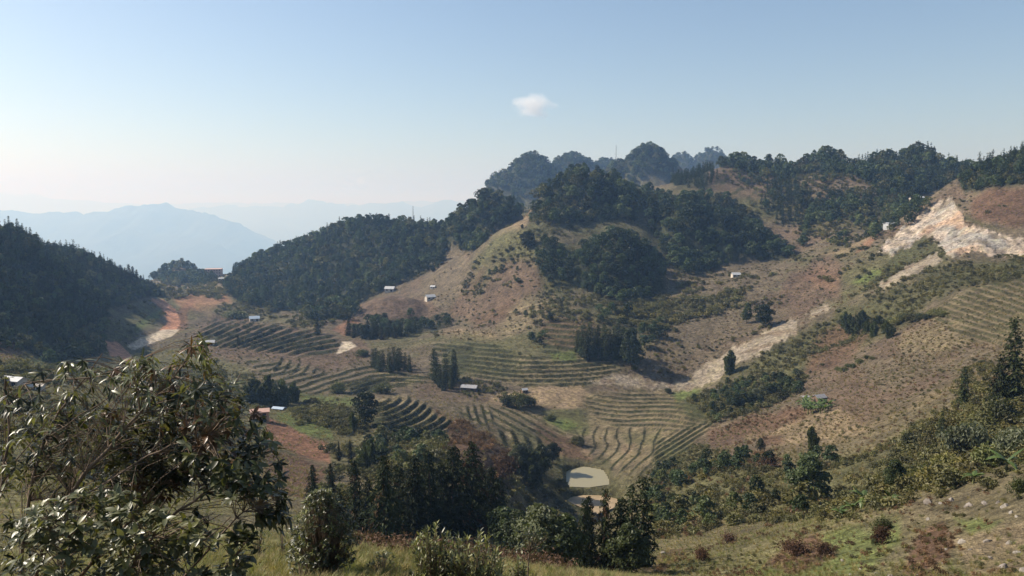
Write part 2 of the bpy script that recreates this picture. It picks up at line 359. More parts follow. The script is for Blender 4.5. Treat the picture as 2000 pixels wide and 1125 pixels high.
PAINT = [  # cover, outline, strength, distance range, softness
 ('olive',[(-40,690),(120,690),(250,720),(420,680),(500,740),(560,820),(480,960),(-40,980)],.8,(90,480),9),
 ('green',[(30,700),(90,700),(110,730),(40,740)],.7,(150,480),6),
 ('soil',[(-40,660),(30,660),(45,700),(-40,705)],.8,(100,480),5),
 ('olive',[(205,640),(260,600),(320,600),(300,640),(230,665)],.9,(300,700),6),
 ('green',[(262,638),(310,602),(318,610),(270,650)],.9,(300,700),4),
 ('road',[(330,574),(440,570),(456,588),(420,604),(380,606),(346,592)],.55,(500,900),6),
 ('orange',[(345,612),(372,580),(384,582),(366,612),(366,642),(348,648)],.8,(400,900),4),
 ('dry',[(380,560),(430,545),(480,560),(450,575),(400,575)],.8,(700,1200),5),
 ('red',[(370,645),(430,605),(520,622),(640,655),(700,665),(740,690),(720,720),(640,732),(520,702),(400,700)],.9,(300,700),9),
 ('olive',[(390,600),(480,595),(620,640),(560,640),(430,612)],.7,(400,760),7),
 ('dry',[(470,700),(640,722),(740,700),(840,738),(800,765),(700,772),(600,770),(500,745)],.9,(280,560),8),
 ('straw',[(735,722),(832,738),(800,754),(740,746)],.9,(300,560),4),
 ('olive',[(430,740),(580,770),(720,800),(860,870),(760,960),(640,900),(480,900)],.75,(150,420),12),
 ('green',[(540,808),(590,800),(640,828),(652,858),(600,850),(545,828)],1,(150,420),4),
 ('green',[(575,765),(710,782),(690,800),(590,782)],.9,(200,420),5),
 ('straw',[(722,780),(785,768),(792,784),(730,800)],1,(200,420),3),
 ('orange',[(520,815),(560,832),(640,868),(646,908),(560,880),(520,860)],1,(150,420),3),
 ('soil',[(520,872),(560,885),(640,915),(610,985),(520,985)],.95,(120,420),6),
 ('soil',[(850,800),(940,835),(1000,890),(980,960),(900,940),(840,870)],.85,(150,420),12),
 ('dry',[(800,770),(870,785),(960,800),(1010,850),(1000,862),(930,835),(850,800)],.9,(200,420),6),
 ('straw',[(940,800),(965,800),(1018,862),(1000,858)],1,(200,420),3),
 ('tan',[(1035,756),(1130,752),(1152,772),(1120,802),(1045,792),(985,792),(950,785),(960,776)],1,(250,460),4),
 ('straw',[(950,790),(1060,800),(1140,850),(1130,880),(1060,850),(1000,830)],.8,(240,460),6),
 ('olive',[(1060,803),(1150,798),(1175,830),(1172,852),(1120,850),(1060,824)],1,(240,460),4),
 ('bright',[(1065,820),(1110,815),(1135,835),(1100,838)],.7,(240,460),6),
 ('soil',[(1035,828),(1130,860),(1165,898),(1120,902),(1050,862)],.75,(240,460),6),
 ('straw',[(1135,770),(1300,758),(1400,836),(1300,905),(1200,905),(1150,860)],.85,(220,460),8),
 ('olive',[(1200,845),(1290,845),(1300,870),(1230,872)],.6,(220,460),6),
 ('tan',[(1215,870),(1242,866),(1234,886),(1214,888)],1,(220,460),3),
 ('tan',[(1130,862),(1150,880),(1160,900),(1135,888)],.6,(220,460),3),
 ('olive',[(1270,880),(1330,860),(1420,900),(1500,920),(1620,900),(1720,880),(1830,830),(1780,960),(1640,1010),(1420,1010),(1300,1010)],.85,(100,300),16),
 ('straw',[(930,690),(1060,700),(1180,700),(1215,722),(1140,752),(1020,750),(930,740)],.75,(350,500),7),
 ('straw',[(722,792),(795,772),(835,795),(885,830),(850,868),(770,866),(722,840)],.7,(200,420),7),
 ('straw',[(1835,600),(1900,560),(1990,545),(2060,560),(2060,700),(1900,668),(1820,625)],.85,(180,460),8),
 ('orange',[(648,642),(688,618),(702,628),(672,656)],.85,(480,700),3),
 ('bright',[(1640,1030),(1760,1000),(1760,1060),(1700,1110),(1600,1140),(1400,1140)],.6,(36,120),10),
 ('bright',[(1860,1010),(1960,1020),(1900,1045)],.6,(30,120),6),
 ('soil',[(925,530),(1000,505),(1050,510),(1080,560),(1010,615),(935,640),(880,605)],.75,(440,660),10),
 ('scrub',[(1040,440),(1120,470),(1120,560),(1090,610),(1040,560),(1010,480)],.6,(440,680),10),
 ('scrub',[(1088,898),(1196,896),(1212,960),(1220,1005),(1090,1005),(1084,950)],.6,(225,300),6),  # darker ring of ground round both ponds
 ('olive',[(880,560),(960,460),(1040,440),(1060,520),(1000,560),(900,640)],.4,(440,700),14),
 ('scrub',[(990,560),(1090,560),(1130,600),(1080,640),(1040,620)],.5,(420,640),12),
 ('tan',[(860,645),(960,645),(980,665),(880,665)],.8,(380,560),6),
 ('dry',[(840,520),(900,500),(930,530),(900,580),(850,600),(820,570)],1,(520,860),6),
 ('tan',[(1000,432),(1036,420),(1030,440),(985,455),(965,462)],.8,(580,700),4),
 ('red',[(700,590),(760,572),(830,585),(870,610),(840,625),(780,620),(700,625)],.9,(480,660),6),
 ('red',[(920,560),(970,500),(1040,510),(1060,560),(980,600),(900,640),(860,620)],.8,(450,640),12),
 ('olive',[(960,460),(1010,450),(1040,480),(960,540),(920,580)],.6,(500,700),10),
 ('straw',[(1000,600),(1060,570),(1110,580),(1060,620),(1000,655),(960,650)],.8,(420,600),9),
 ('olive',[(880,650),(1000,665),(1020,740),(900,735),(860,700)],.7,(350,500),9),
 ('green',[(1075,690),(1120,685),(1125,705),(1080,705)],1,(350,460),4),
 ('soil',[(1060,625),(1150,620),(1180,650),(1100,690),(1050,660)],.6,(350,500),6),
 ('scrub',[(1040,420),(1200,440),(1150,470),(1060,480),(1035,460)],.55,(540,680),8),
 ('dry',[(1040,470),(1110,450),(1150,465),(1090,485)],.6,(540,680),6),
 ('red',[(1385,330),(1440,330),(1520,345),(1500,380),(1440,395),(1390,370)],.8,(640,900),8),
 ('olive',[(1390,380),(1480,390),(1490,430),(1430,430)],.7,(600,900),8),
 ('scrub',[(1280,380),(1330,360),(1400,385),(1330,380)],.6,(680,900),8),
 ('dry',[(1580,360),(1680,350),(1720,385),(1640,400),(1570,385)],.7,(600,900),10),
 ('dry',[(1380,520),(1460,508),(1540,508),(1530,540),(1470,560),(1380,540)],1,(480,660),6),
 ('red',[(1540,540),(1600,500),(1640,510),(1640,580),(1560,620),(1520,590)],.9,(360,600),9),
 ('orange',[(1560,540),(1600,515),(1640,530),(1630,570)],.35,(360,600),9),
 ('tan',[(1700,460),(1640,485),(1600,500),(1640,495),(1700,478)],.7,(420,640),5),
 ('orange',[(1690,470),(1720,455),(1700,480),(1670,497)],.7,(420,640),4),
 ('dry',[(1300,640),(1420,600),(1520,600),(1540,620),(1400,680),(1300,725),(1260,690)],.8,(360,500),10),
 ('green',[(1665,555),(1700,530),(1760,512),(1740,530),(1690,558)],1,(360,480),6),
 ('scrub',[(1500,670),(1620,620),(1720,570),(1860,520),(1980,500),(2060,530),(1860,570),(1740,650),(1640,680),(1560,740),(1450,740)],.75,(220,460),12),
 ('soil',[(1590,660),(1680,610),(1700,650),(1640,720),(1570,730)],.75,(220,460),10),
 ('olive',[(1480,700),(1560,680),(1570,740),(1500,760)],.8,(220,460),8),
 ('bright',[(1310,765),(1370,762),(1360,778),(1320,785)],.8,(260,460),5),
 ('scrub',[(1320,790),(1400,760),(1540,740),(1560,765),(1440,810),(1350,830)],.9,(240,400),8),
 ('straw',[(1770,650),(1850,620),(1900,660),(1830,700),(1760,690)],.8,(180,460),10),
 ('dry',[(1860,675),(1990,690),(1980,720),(1880,700)],1,(150,300),6),
 ('red',[(1600,760),(1700,710),(1800,690),(1860,735),(1760,780),(1680,830),(1620,800)],.8,(150,360),12),
 ('dry',[(1680,700),(1800,690),(1860,720),(1740,765),(1690,740)],.9,(150,360),9),
 ('tan',[(1450,845),(1580,800),(1640,800),(1700,835),(1650,862),(1540,870),(1480,870)],.75,(150,330),8),
 ('soil',[(1380,845),(1480,810),(1560,790),(1600,800),(1480,850),(1400,880)],.85,(150,330),9),
 ('soil',[(1480,850),(1525,850),(1530,868),(1490,872)],.8,(150,330),5),
 ('soil',[(1450,880),(1500,880),(1530,910),(1470,915)],.85,(120,330),6),
 ('red',[(1380,860),(1450,855),(1480,890),(1420,890)],.7,(150,330),7),
 ('soil',[(1900,380),(1990,370),(2060,370),(2060,450),(1960,445),(1900,430)],.85,(400,560),8),
 ('scrub',[(1860,395),(1900,430),(1950,450),(1900,440),(1870,420)],.8,(400,560),6),
 ('scrub',[(1745,500),(1800,460),(1830,475),(1845,505),(1800,525),(1740,545),(1690,560)],.8,(360,520),5),
 ('soil',[(1490,1110),(1540,1060),(1590,1040),(1640,1080),(1570,1115)],.95,(36,120),7),
 ('soil',[(1760,1125),(1790,1050),(1840,1020),(1870,1060),(1800,1135)],.95,(36,120),7),
 ('soil',[(1250,1100),(1300,1070),(1340,1075),(1290,1125),(1240,1140)],.7,(36,120),7),
 ('tan',[(1850,1050),(2000,1020),(2060,1100),(1900,1130)],.55,(30,120),10),
 ('straw',[(1640,1010),(1800,980),(1850,1000),(1700,1040)],.5,(40,120),10),
 ('tan',[(1120,1125),(1150,1100),(1260,1095),(1280,1125)],.7,(30,120),6),
 ('bright',[(430,1060),(600,1040),(760,1070),(900,1090),(1150,1125),(430,1160)],.45,(12,30),9),
]
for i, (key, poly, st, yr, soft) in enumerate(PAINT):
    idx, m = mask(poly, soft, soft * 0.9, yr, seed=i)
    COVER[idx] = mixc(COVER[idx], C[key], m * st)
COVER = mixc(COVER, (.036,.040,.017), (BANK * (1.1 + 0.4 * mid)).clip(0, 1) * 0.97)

REGION = np.zeros(Z.shape, int)          # faces handed over to a surface of their own
SURF = {
 'dirt_road': ('road', [[(296,586),(320,586),(345,604),(355,628),(344,649),(318,661),(314,648),(328,628),(318,606)],
                        [(203,664),(222,668),(250,688),(266,702),(246,706),(214,692)]]),
 'concrete_road': ('pale', [[(248,676),(272,661),(300,652),(318,644),(350,644),(334,657),(290,673),(262,684)]]),
 'concrete_yard': ('pale', [[(658,687),(668,667),(684,667),(697,676),(680,684),(655,692)]]),
 'rubble_stream': ('rubble', [[(1150,746),(1200,731),(1240,732),(1290,750),(1335,744),(1390,703),(1440,678),(1530,629),(1560,624),(1552,650),(1482,695),(1440,706),(1392,745),(1340,763),(1270,758),(1200,750)],
                              [(1578,611),(1618,592),(1624,602),(1585,621)], [(1712,556),(1768,525),(1830,494),(1842,510),(1782,541),(1720,564)]]),
 'quarry_face': ('quarry', [[(1716,494),(1755,452),(1812,408),(1856,387),(1872,410),(1882,440),(1932,450),(1985,470),(2060,440),(2060,512),(1930,497),(1905,488),(1872,500),(1845,498),(1822,466),(1806,458),(1782,474),(1742,497)]]),
}
for rid, (name, (key, polys)) in enumerate(SURF.items(), 1):
    for poly in polys:
        idx, m = mask(poly, 5.0 if rid >= 4 else 2.5, 1.0 if 'concrete' in name else 7 if rid >= 4 else 3.0, (150, 800), seed=rid, scale=.35 if rid >= 4 else 1)
        hit = m > 0.5
        REGION[idx[0][hit], idx[1][hit]] = rid
        COVER[idx] = mixc(COVER[idx], C[key], sstep(0.05, 0.7, m))
q = REGION == 5
qn = fbm(GX / 16, GY / 16, 4, 91)
COVER[q] = mixc(COVER[q], (.34,.31,.275), sstep(-0.1, 0.25, qn)[q])
COVER[q] = mixc(COVER[q], (.17,.14,.11), sstep(0.15, 0.45, fbm(GX / 5, GY / 11, 4, 92))[q] * 0.8)
COVER[q] = mixc(COVER[q], (.46,.30,.20), sstep(0.1, 0.4, fbm(GX / 24, GY / 24, 3, 95))[q] * 0.7)
Z[q] += (3.0 * (0.5 - np.abs(fbm(GX / 13, GY / 13, 4, 97))) - 0.8 + 0.8 * np.round(2 * fbm(GX / 20, GY / 9, 3, 45)))[q]
q = REGION == 4
Z[q] += 0.35 * fbm(GX / 2.5, GY / 4, 3, 98)[q]
COVER[q] = mixc(COVER[q], (.17,.125,.085), sstep(-.05, 0.4, fbm(GX / 7, GY / 7, 3, 99))[q] * 0.8)

# ------------------------------------------------------------------ mesh and material helpers
def mesh_np(name, V3, faces, smooth=False, cols=None, uvs=None):
    """mesh from numpy arrays; faces is (n,3) or (n,4)"""
    me = bpy.data.meshes.new(name)
    V3 = np.asarray(V3, np.float32); faces = np.asarray(faces, np.int32)
    k = faces.shape[1]
    me.vertices.add(len(V3)); me.vertices.foreach_set('co', V3.ravel())
    me.loops.add(faces.size); me.loops.foreach_set('vertex_index', faces.ravel())
    me.polygons.add(len(faces))
    me.polygons.foreach_set('loop_start', np.arange(0, faces.size, k, dtype=np.int32))
    me.polygons.foreach_set('loop_total', np.full(len(faces), k, np.int32))
    me.polygons.foreach_set('use_smooth', np.full(len(faces), smooth, bool))
    if cols is not None:
        c4 = np.c_[cols, np.ones(len(cols))].astype(np.float32)
        a = me.color_attributes.new('cover', 'FLOAT_COLOR', 'POINT')
        a.data.foreach_set('color', c4.ravel())
    me.update(calc_edges=True)
    me.validate()
    return me
def link(name, me, mat=None, parent=None, label=None, cat=None, group=None, kind=None, loc=None):
    o = bpy.data.objects.new(name, me)
    COL.objects.link(o)
    if me is not None and mat is not None and not me.materials:
        me.materials.append(mat)
    if parent is not None: o.parent = parent
    if label: o['label'] = label
    if cat: o['category'] = cat
    if group: o['group'] = group
    if kind: o['kind'] = kind
    if loc is not None: o.location = loc
    return o
class NT:
    def __init__(s, name):
        s.m = bpy.data.materials.new(name); s.m.use_nodes = True
        s.t = s.m.node_tree; s.b = s.t.nodes.get('Principled BSDF'); s.out = s.t.nodes.get('Material Output')
    def n(s, typ, **kw):
        nd = s.t.nodes.new('ShaderNode' + typ)
        for a, b in kw.items(): setattr(nd, a, b)
        return nd
    def l(s, a, b): s.t.links.new(a, b)
    def noise(s, vec, scale, detail=4, rough=0.6):
        nd = s.n('TexNoise'); nd.inputs['Scale'].default_value = scale; nd.inputs['Detail'].default_value = detail
        nd.inputs['Roughness'].default_value = rough; s.l(vec, nd.inputs['Vector']); return nd.outputs['Fac']
    def ramp(s, fac, a, b, lo=0.0, hi=1.0):
        nd = s.n('MapRange'); nd.inputs['From Min'].default_value = lo; nd.inputs['From Max'].default_value = hi
        nd.inputs['To Min'].default_value = a; nd.inputs['To Max'].default_value = b; s.l(fac, nd.inputs['Value']); return nd.outputs[0]
    def mul(s, a, b, op='MULTIPLY'):
        nd = s.n('Math', operation=op)
        for i, v in enumerate((a, b)):
            if isinstance(v, (int, float)): nd.inputs[i].default_value = v
            else: s.l(v, nd.inputs[i])
        return nd.outputs[0]
    def scale(s, col, fac):
        nd = s.n('VectorMath', operation='SCALE'); s.l(col, nd.inputs[0])
        if isinstance(fac, (int, float)): nd.inputs['Scale'].default_value = fac
        else: s.l(fac, nd.inputs['Scale'])
        return nd.outputs[0]
    def mix(s, fac, a, b, blend='MIX'):
        nd = s.n('Mix', data_type='RGBA', blend_type=blend)
        for i, v in ((0, fac), (6, a), (7, b)):
            if isinstance(v, (int, float)): nd.inputs[i].default_value = v
            elif isinstance(v, tuple): nd.inputs[i].default_value = v + (1,)
            else: s.l(v, nd.inputs[i])
        return nd.outputs[2]
    def bump(s, h, strength, dist):
        nd = s.n('Bump'); nd.inputs['Strength'].default_value = strength; nd.inputs['Distance'].default_value = dist
        s.l(h, nd.inputs['Height']); s.l(nd.outputs[0], s.b.inputs['Normal'])
def ground_material(name, grain=1.0, rough=0.95, bump=0.9):
    t = NT(name)
    geo = t.n('NewGeometry'); pos = geo.outputs['Position']
    at_ = t.n('VertexColor', layer_name='cover')
    a = t.noise(pos, 0.11, 4); b = t.noise(pos, 0.55, 4, 0.65); c = t.noise(pos, 3.2, 3, 0.7)
    f = t.mul(t.mul(t.ramp(a, 0.66, 1.34, .3, .7), t.ramp(b, 0.42, 1.55, .3, .7)), t.ramp(c, 1 - 0.5 * grain, 1 + 0.5 * grain, .3, .7))
    col = t.scale(at_.outputs['Color'], f)
    tint = t.noise(pos, 0.23, 3)
    col = t.mix(t.ramp(tint, 0, 0.35, .45, .7), col, (0.90, 0.98, 0.60), 'MULTIPLY')
    t.l(col, t.b.inputs['Base Color'])
    t.b.inputs['Roughness'].default_value = rough
    t.b.inputs['Specular IOR Level'].default_value = 0.15
    h = t.mul(t.mul(b, 1.6), c, 'ADD')
    t.bump(h, bump, 0.8)
    return t.m
def plain(name, col, rough=0.8, var=0.25, sc_=2.0, spec=0.3, metal=0.0):
    t = NT(name)
    pos = t.n('TexCoord').outputs['Object']
    f = t.ramp(t.noise(pos, sc_, 4), 1 - var, 1 + var, .3, .7)
    rgb = t.n('RGB'); rgb.outputs[0].default_value = col + (1,)
    t.l(t.scale(rgb.outputs[0], f), t.b.inputs['Base Color'])
    t.b.inputs['Roughness'].default_value = rough
    t.b.inputs['Specular IOR Level'].default_value = spec
    t.b.inputs['Metallic'].default_value = metal
    return t.m

# ------------------------------------------------------------------ ground meshes
nr, ncol = Z.shape
q00 = (np.arange(nr - 1)[:, None] * ncol + np.arange(ncol - 1)[None, :])
quads = np.stack([q00, q00 + 1, q00 + ncol + 1, q00 + ncol], -1).reshape(-1, 4)
P3 = np.stack([GX, GY, Z], -1).reshape(-1, 3)
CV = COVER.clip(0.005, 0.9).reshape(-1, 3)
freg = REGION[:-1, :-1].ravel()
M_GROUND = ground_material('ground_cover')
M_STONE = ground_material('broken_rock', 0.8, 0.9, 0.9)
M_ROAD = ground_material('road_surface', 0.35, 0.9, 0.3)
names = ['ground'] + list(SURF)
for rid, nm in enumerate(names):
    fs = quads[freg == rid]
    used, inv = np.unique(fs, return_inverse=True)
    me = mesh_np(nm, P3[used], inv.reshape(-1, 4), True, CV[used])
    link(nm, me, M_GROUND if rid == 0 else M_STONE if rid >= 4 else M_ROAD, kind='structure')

def flat_sheet(name, poly, z, mat):
    vs_ = []
    for px, py in poly:
        u, s = ray(px, py)
        Y = z / float(s)
        vs_.append((float(u) * Y, Y, z))
    me = bpy.data.meshes.new(name); me.from_pydata(vs_, [], [list(range(len(vs_)))]); me.update()
    if me.polygons[0].normal.z < 0: me.flip_normals()
    return link(name, me, mat, kind='structure')
t = NT('murky_water')
t.b.inputs['Base Color'].default_value = (.25, .225, .14, 1); t.b.inputs['Roughness'].default_value = 0.28; t.b.inputs['Specular IOR Level'].default_value = 0.25
pos = t.n('NewGeometry').outputs['Position']
t.bump(t.noise(pos, 2.0, 3), 0.05, 0.05)
def grow(poly, k):
    c = np.mean(poly, 0)
    return [tuple(c + (np.array(p) - c) * k) for p in poly]
flat_sheet('fish_pond', grow(POND, 1.05), Z_POND - 0.55, t.m)
t = NT('pond_mud'); pos = t.n('NewGeometry').outputs['Position']
t.l(t.mix(t.ramp(t.noise(pos, 0.5, 5), 0, 1, .35, .65), (.34,.25,.15), (.24,.18,.10)), t.b.inputs['Base Color'])
t.b.inputs['Roughness'].default_value = 0.6
t.bump(t.noise(pos, 1.5, 4), 0.4, 0.2)
flat_sheet('drained_pond', grow(POND_DRY, 1.05), Z_DRY - 0.5, t.m)

# ------------------------------------------------------------------ far country
FLOOR = -1100.0
me = mesh_np('valley_floor', [(-148000, -600, FLOOR), (148000, -600, FLOOR), (148000, 58000, FLOOR), (-148000, 58000, FLOOR)], [(0, 1, 2, 3)], cols=np.full((4, 3), .06))
link('valley_floor', me, plain('far_lowland', (.05, .06, .035), 1.0, 0.3, 0.002), kind='structure')
M_FAR = plain('far_woods', (.045, .055, .03), 1.0, 0.35, 0.004, 0.1)
def far_ridge(name, pts, Y, depth, seed, rough):
    px = np.linspace(pts[0][0], pts[-1][0], 420) if pts[-1][0] < 3000 else np.r_[np.linspace(pts[0][0], -600, 60), np.linspace(-590, 2600, 300), np.linspace(2610, pts[-1][0], 60)]
    py = np.interp(px, *np.array(pts, float).T)
    u, s = ray(px, py)
    m = 40
    v = np.linspace(-1, 1, m)
    X = np.repeat((u * Y)[None, :], m, 0)
    Yv = Y + v[:, None] * depth + 0 * X
    top = s * Y
    prof = 1 - np.abs(v) ** 0.8
    Zr = FLOOR - 1 + (top - FLOOR)[None, :] * prof[:, None]
    nz = fbm(X / (depth * 0.35), Yv / (depth * 0.35), 5, seed)
    Zr = Zr + fbm(X / (depth * .05), Yv / (depth * .05), 4, seed + 5) * rough * .17 * prof[:, None] + nz * rough * (0.12 + 1.6 * np.abs(v)[:, None] * prof[:, None])
    Zr = np.maximum(Zr, FLOOR - 0.6)
    Zr[[0, -1]] = FLOOR - 0.6
    q = (np.arange(m - 1)[:, None] * 420 + np.arange(419)[None, :])
    link(name, mesh_np(name, np.stack([X, Yv, Zr], -1).reshape(-1, 3), np.stack([q, q + 1, q + 421, q + 420], -1).reshape(-1, 4), True), M_FAR, kind='structure')
far_ridge('far_hills', [(-700,430),(-200,415),(0,408),(40,406),(75,411),(125,409),(180,414),(240,402),(290,397),(305,393),(320,391),(335,398),(380,412),(420,418),(455,430),(500,462),(560,520),(620,600)], 15000, 4500, 4, 560)
far_ridge('far_hills', [(250,470),(330,410),(380,402),(430,396),(500,398),(550,402),(600,390),(630,389),(680,402),(730,398),(780,394),(820,405),(860,390),(880,391),(940,410),(1100,400),(1300,410)], 27000, 7000, 7, 800)
far_ridge('far_hills', [(-3600,388),(-1500,384),(-900,388),(-300,380),(0,371),(60,378),(110,388),(160,390),(230,393),(300,394),(380,392),(520,394),(760,393),(900,391),(1500,388),(2400,386),(5200,388)], 37000, 7000, 11, 900)

# ------------------------------------------------------------------ haze and cloud
def box(name, lo, hi):
    (a, b, c), (d, e, f) = lo, hi
    me = bpy.data.meshes.new(name)
    me.from_pydata([(a,b,c),(d,b,c),(d,e,c),(a,e,c),(a,b,f),(d,b,f),(d,e,f),(a,e,f)], [], [(3,2,1,0),(4,5,6,7),(0,1,5,4),(1,2,6,5),(2,3,7,6),(3,0,4,7)])
    me.update(); return me
hm = bpy.data.materials.new('haze'); hm.use_nodes = True
ht = hm.node_tree; ht.nodes.clear()
ho = ht.nodes.new('ShaderNodeOutputMaterial'); hv = ht.nodes.new('ShaderNodeVolumePrincipled')
hv.inputs['Color'].default_value = (0.205, 0.34, 0.567, 1)      # short waves scatter more, as in air
hv.inputs['Absorption Color'].default_value = (.87, .75, .52, 1)
hv.inputs['Density'].default_value = HAZE_DENSITY
hv.inputs['Anisotropy'].default_value = 0.25
ht.links.new(hv.outputs[0], ho.inputs['Volume'])
link('haze', box('haze', (-150000, -700, FLOOR - 2), (150000, 60000, 520)), hm, kind='stuff')

# ------------------------------------------------------------------ vegetation prototypes
rng = np.random.default_rng(11)
def unit(v): return v / np.maximum(np.linalg.norm(v, axis=-1, keepdims=True), 1e-9)
def rand_dir(n):
    return unit(rng.normal(size=(n, 3)))
def leaves(pos, nrm, along, ln, wd, col, bend=0.25, var=0.22, hexa=False):
    """one folded rhombic leaf (or leaf spray) per point"""
    n = len(pos)
    nrm = unit(nrm)
    t1 = unit(along - nrm * np.sum(along * nrm, -1, keepdims=True))
    t2 = np.cross(nrm, t1)
    ln = np.broadcast_to(np.asarray(ln, float), (n,))[:, None]; wd = np.broadcast_to(np.asarray(wd, float), (n,))[:, None]
    a = pos - t1 * ln * 0.5
    c = pos + t1 * ln * 0.5 - nrm * ln * bend
    k = rng.uniform(-0.15, 0.15, (n, 1)) * ln
    b = pos + t2 * wd * 0.5 + t1 * k + nrm * wd * 0.16
    d = pos - t2 * wd * 0.5 + t1 * k + nrm * wd * 0.16
    V3 = np.stack([a, b, c, d], 1).reshape(-1, 3)
    i = np.arange(n)[:, None] * 4
    F = np.concatenate([i + [0, 1, 2], i + [0, 2, 3]], 1).reshape(-1, 3)
    cc = np.asarray(col, float) * (1 + rng.uniform(-var, var, (n, 1)))
    return V3, F, np.repeat(cc, 4, 0)
def tube(path, r0, r1, sides=5, col=(.06, .045, .03)):
    path = np.asarray(path, float); m = len(path)
    t = unit(np.gradient(path, axis=0))
    ref = np.where(np.abs(t[:, 2:3]) > 0.9, [[1., 0, 0]], [[0, 0, 1.]])
    x = unit(np.cross(t, ref)); y = np.cross(t, x)
    ang = np.arange(sides) / sides * 2 * np.pi
    r = np.linspace(r0, r1, m)[:, None, None]
    V3 = path[:, None] + r * (np.cos(ang)[None, :, None] * x[:, None] + np.sin(ang)[None, :, None] * y[:, None])
    F = []
    for i in range(m - 1):
        for k in range(sides):
            a, b = i * sides + k, i * sides + (k + 1) % sides
            F += [(a, b, b + sides), (a, b + sides, a + sides)]
    return V3.reshape(-1, 3), np.array(F), np.tile(col, (m * sides, 1))
def join(parts):
    V3, F, Cc, off = [], [], [], 0
    for v, f, c in parts:
        V3.append(v); F.append(f + off); Cc.append(c); off += len(v)
    return np.concatenate(V3), np.concatenate(F), np.concatenate(Cc)

def broad_crown(n_lobe, n_leaf, size, col, wide=0.42, low=0.28, top=1.0, ragged=0.25):
    """lobed crown of a tree of height 1; leaf sprays through the outer volume of each lobe"""
    parts = []
    for i in range(n_lobe):
        h = low + (top - low) * (i + rng.uniform(0, 1)) / n_lobe
        t = (h - low) / (top - low)
        rr = wide * math.sin(math.pi * (0.18 + 0.74 * t)) ** 0.8
        a = i * 2.4 + rng.uniform(-.6, .6)
        rad = rr * rng.uniform(0.35, 0.78) * (1 if t < .85 else .4)
        lr = wide * rng.uniform(0.36, 0.58) * (1.05 - 0.4 * t)
        c = np.array([math.cos(a) * rad, math.sin(a) * rad, min(h, top - lr * 0.75)])
        d = rand_dir(n_leaf)
        d[:, 2] = np.where(d[:, 2] < -0.45, -d[:, 2], d[:, 2])
        rj = lr * (1 - ragged + ragged * 1.6 * rng.random((n_leaf, 1)) ** 0.7) * (0.86 + 0.28 * rng.random())
        p = c + d * rj * [1, 1, 0.85]
        nr = d + 0.30 * rng.normal(size=(n_leaf, 3)) + [0, 0, 0.2]
        al = rand_dir(n_leaf) + [0, 0, -0.3]
        s = size * rng.uniform(0.65, 1.35, n_leaf)
        parts.append(leaves(p, nr, al, s, s * 0.72, np.array(col) * rng.uniform(0.82, 1.2)))
    return join(parts)
def conifer_crown(n_whorl, n_br, n_leaf, size, col, wide=0.17, low=0.1, power=0.8, tip=None):
    parts = []
    for i in range(n_whorl):
        t = (i + rng.uniform(-.3, .3)) / n_whorl
        z = low + (1 - low) * np.clip(t, 0, 0.985)
        rr = wide * (1 - t) ** power * (0.55 + 0.45 * min(1, t * 6)) + 0.012
        nb = max(3, int(n_br * (1 - 0.5 * t)))
        for k in range(nb):
            a = k / nb * 6.283 + rng.uniform(-.4, .4) + i
            r1 = rr * rng.uniform(0.6, 1.18)
            f = rng.uniform(0.2, 1, n_leaf)
            dirv = np.array([math.cos(a), math.sin(a), 0])
            up = rng.uniform(-0.25, 0.35)
            p = dirv * (r1 * f)[:, None] + np.stack([0 * f, 0 * f, z + r1 * (up * f - 0.35 * f * f)], 1)
            p += rng.normal(size=p.shape) * size * 0.22
            nr = np.array([0, 0, 1.0]) + dirv * 0.7 + rng.normal(size=p.shape) * 0.45
            s = size * rng.uniform(0.6, 1.3, n_leaf) * (0.55 + 0.45 * (1 - t))
            cc = np.array(col) * rng.uniform(0.8, 1.2)
            if tip is not None and rng.random() < tip[0]: cc = np.array(tip[1]) * rng.uniform(0.8, 1.2)
            parts.append(leaves(p, nr, np.tile(dirv, (n_leaf, 1)) + rng.normal(size=p.shape) * .35, s, s * 0.5, cc))
    return join(parts)
def bamboo_crown(n_culm, n_leaf, size, col, spread=0.2, culm=True):
    parts = []
    for i in range(n_culm):
        a = rng.uniform(0, 6.283); lf = rng.uniform(0.05, 1); lean = spread * .8 * lf; h = (1 - .42 * lf) * rng.uniform(0.88, 1.0); b0 = spread * .6 * lf
        t = np.linspace(0, 1, 8)
        bx = math.cos(a) * (b0 + lean * t ** 1.7); by = math.sin(a) * (b0 + lean * t ** 1.7)
        path = np.stack([bx, by, h * (t - 0.10 * t ** 4)], 1)
        if culm: parts.append(tube(path, 0.006, 0.002, 3, (.10, .11, .04)))
        f = rng.uniform(0.06, 1.0, n_leaf)
        c = np.stack([np.interp(f, t, path[:, k]) for k in range(3)], 1)
        off = rand_dir(n_leaf) * (0.10 * (1.12 - f) + 0.02)[:, None] * rng.uniform(0.3, 1.2, (n_leaf, 1))
        nr = off / 0.07 + rng.normal(size=off.shape) * 0.5 + [0, 0, 0.5]
        s = size * rng.uniform(0.6, 1.4, n_leaf)
        parts.append(leaves(c + off, nr, off * 8 + [0, 0, -0.5] + rng.normal(size=off.shape) * .3, s * 1.25, s * 0.42, np.array(col) * rng.uniform(0.85, 1.18)))
    return join(parts)
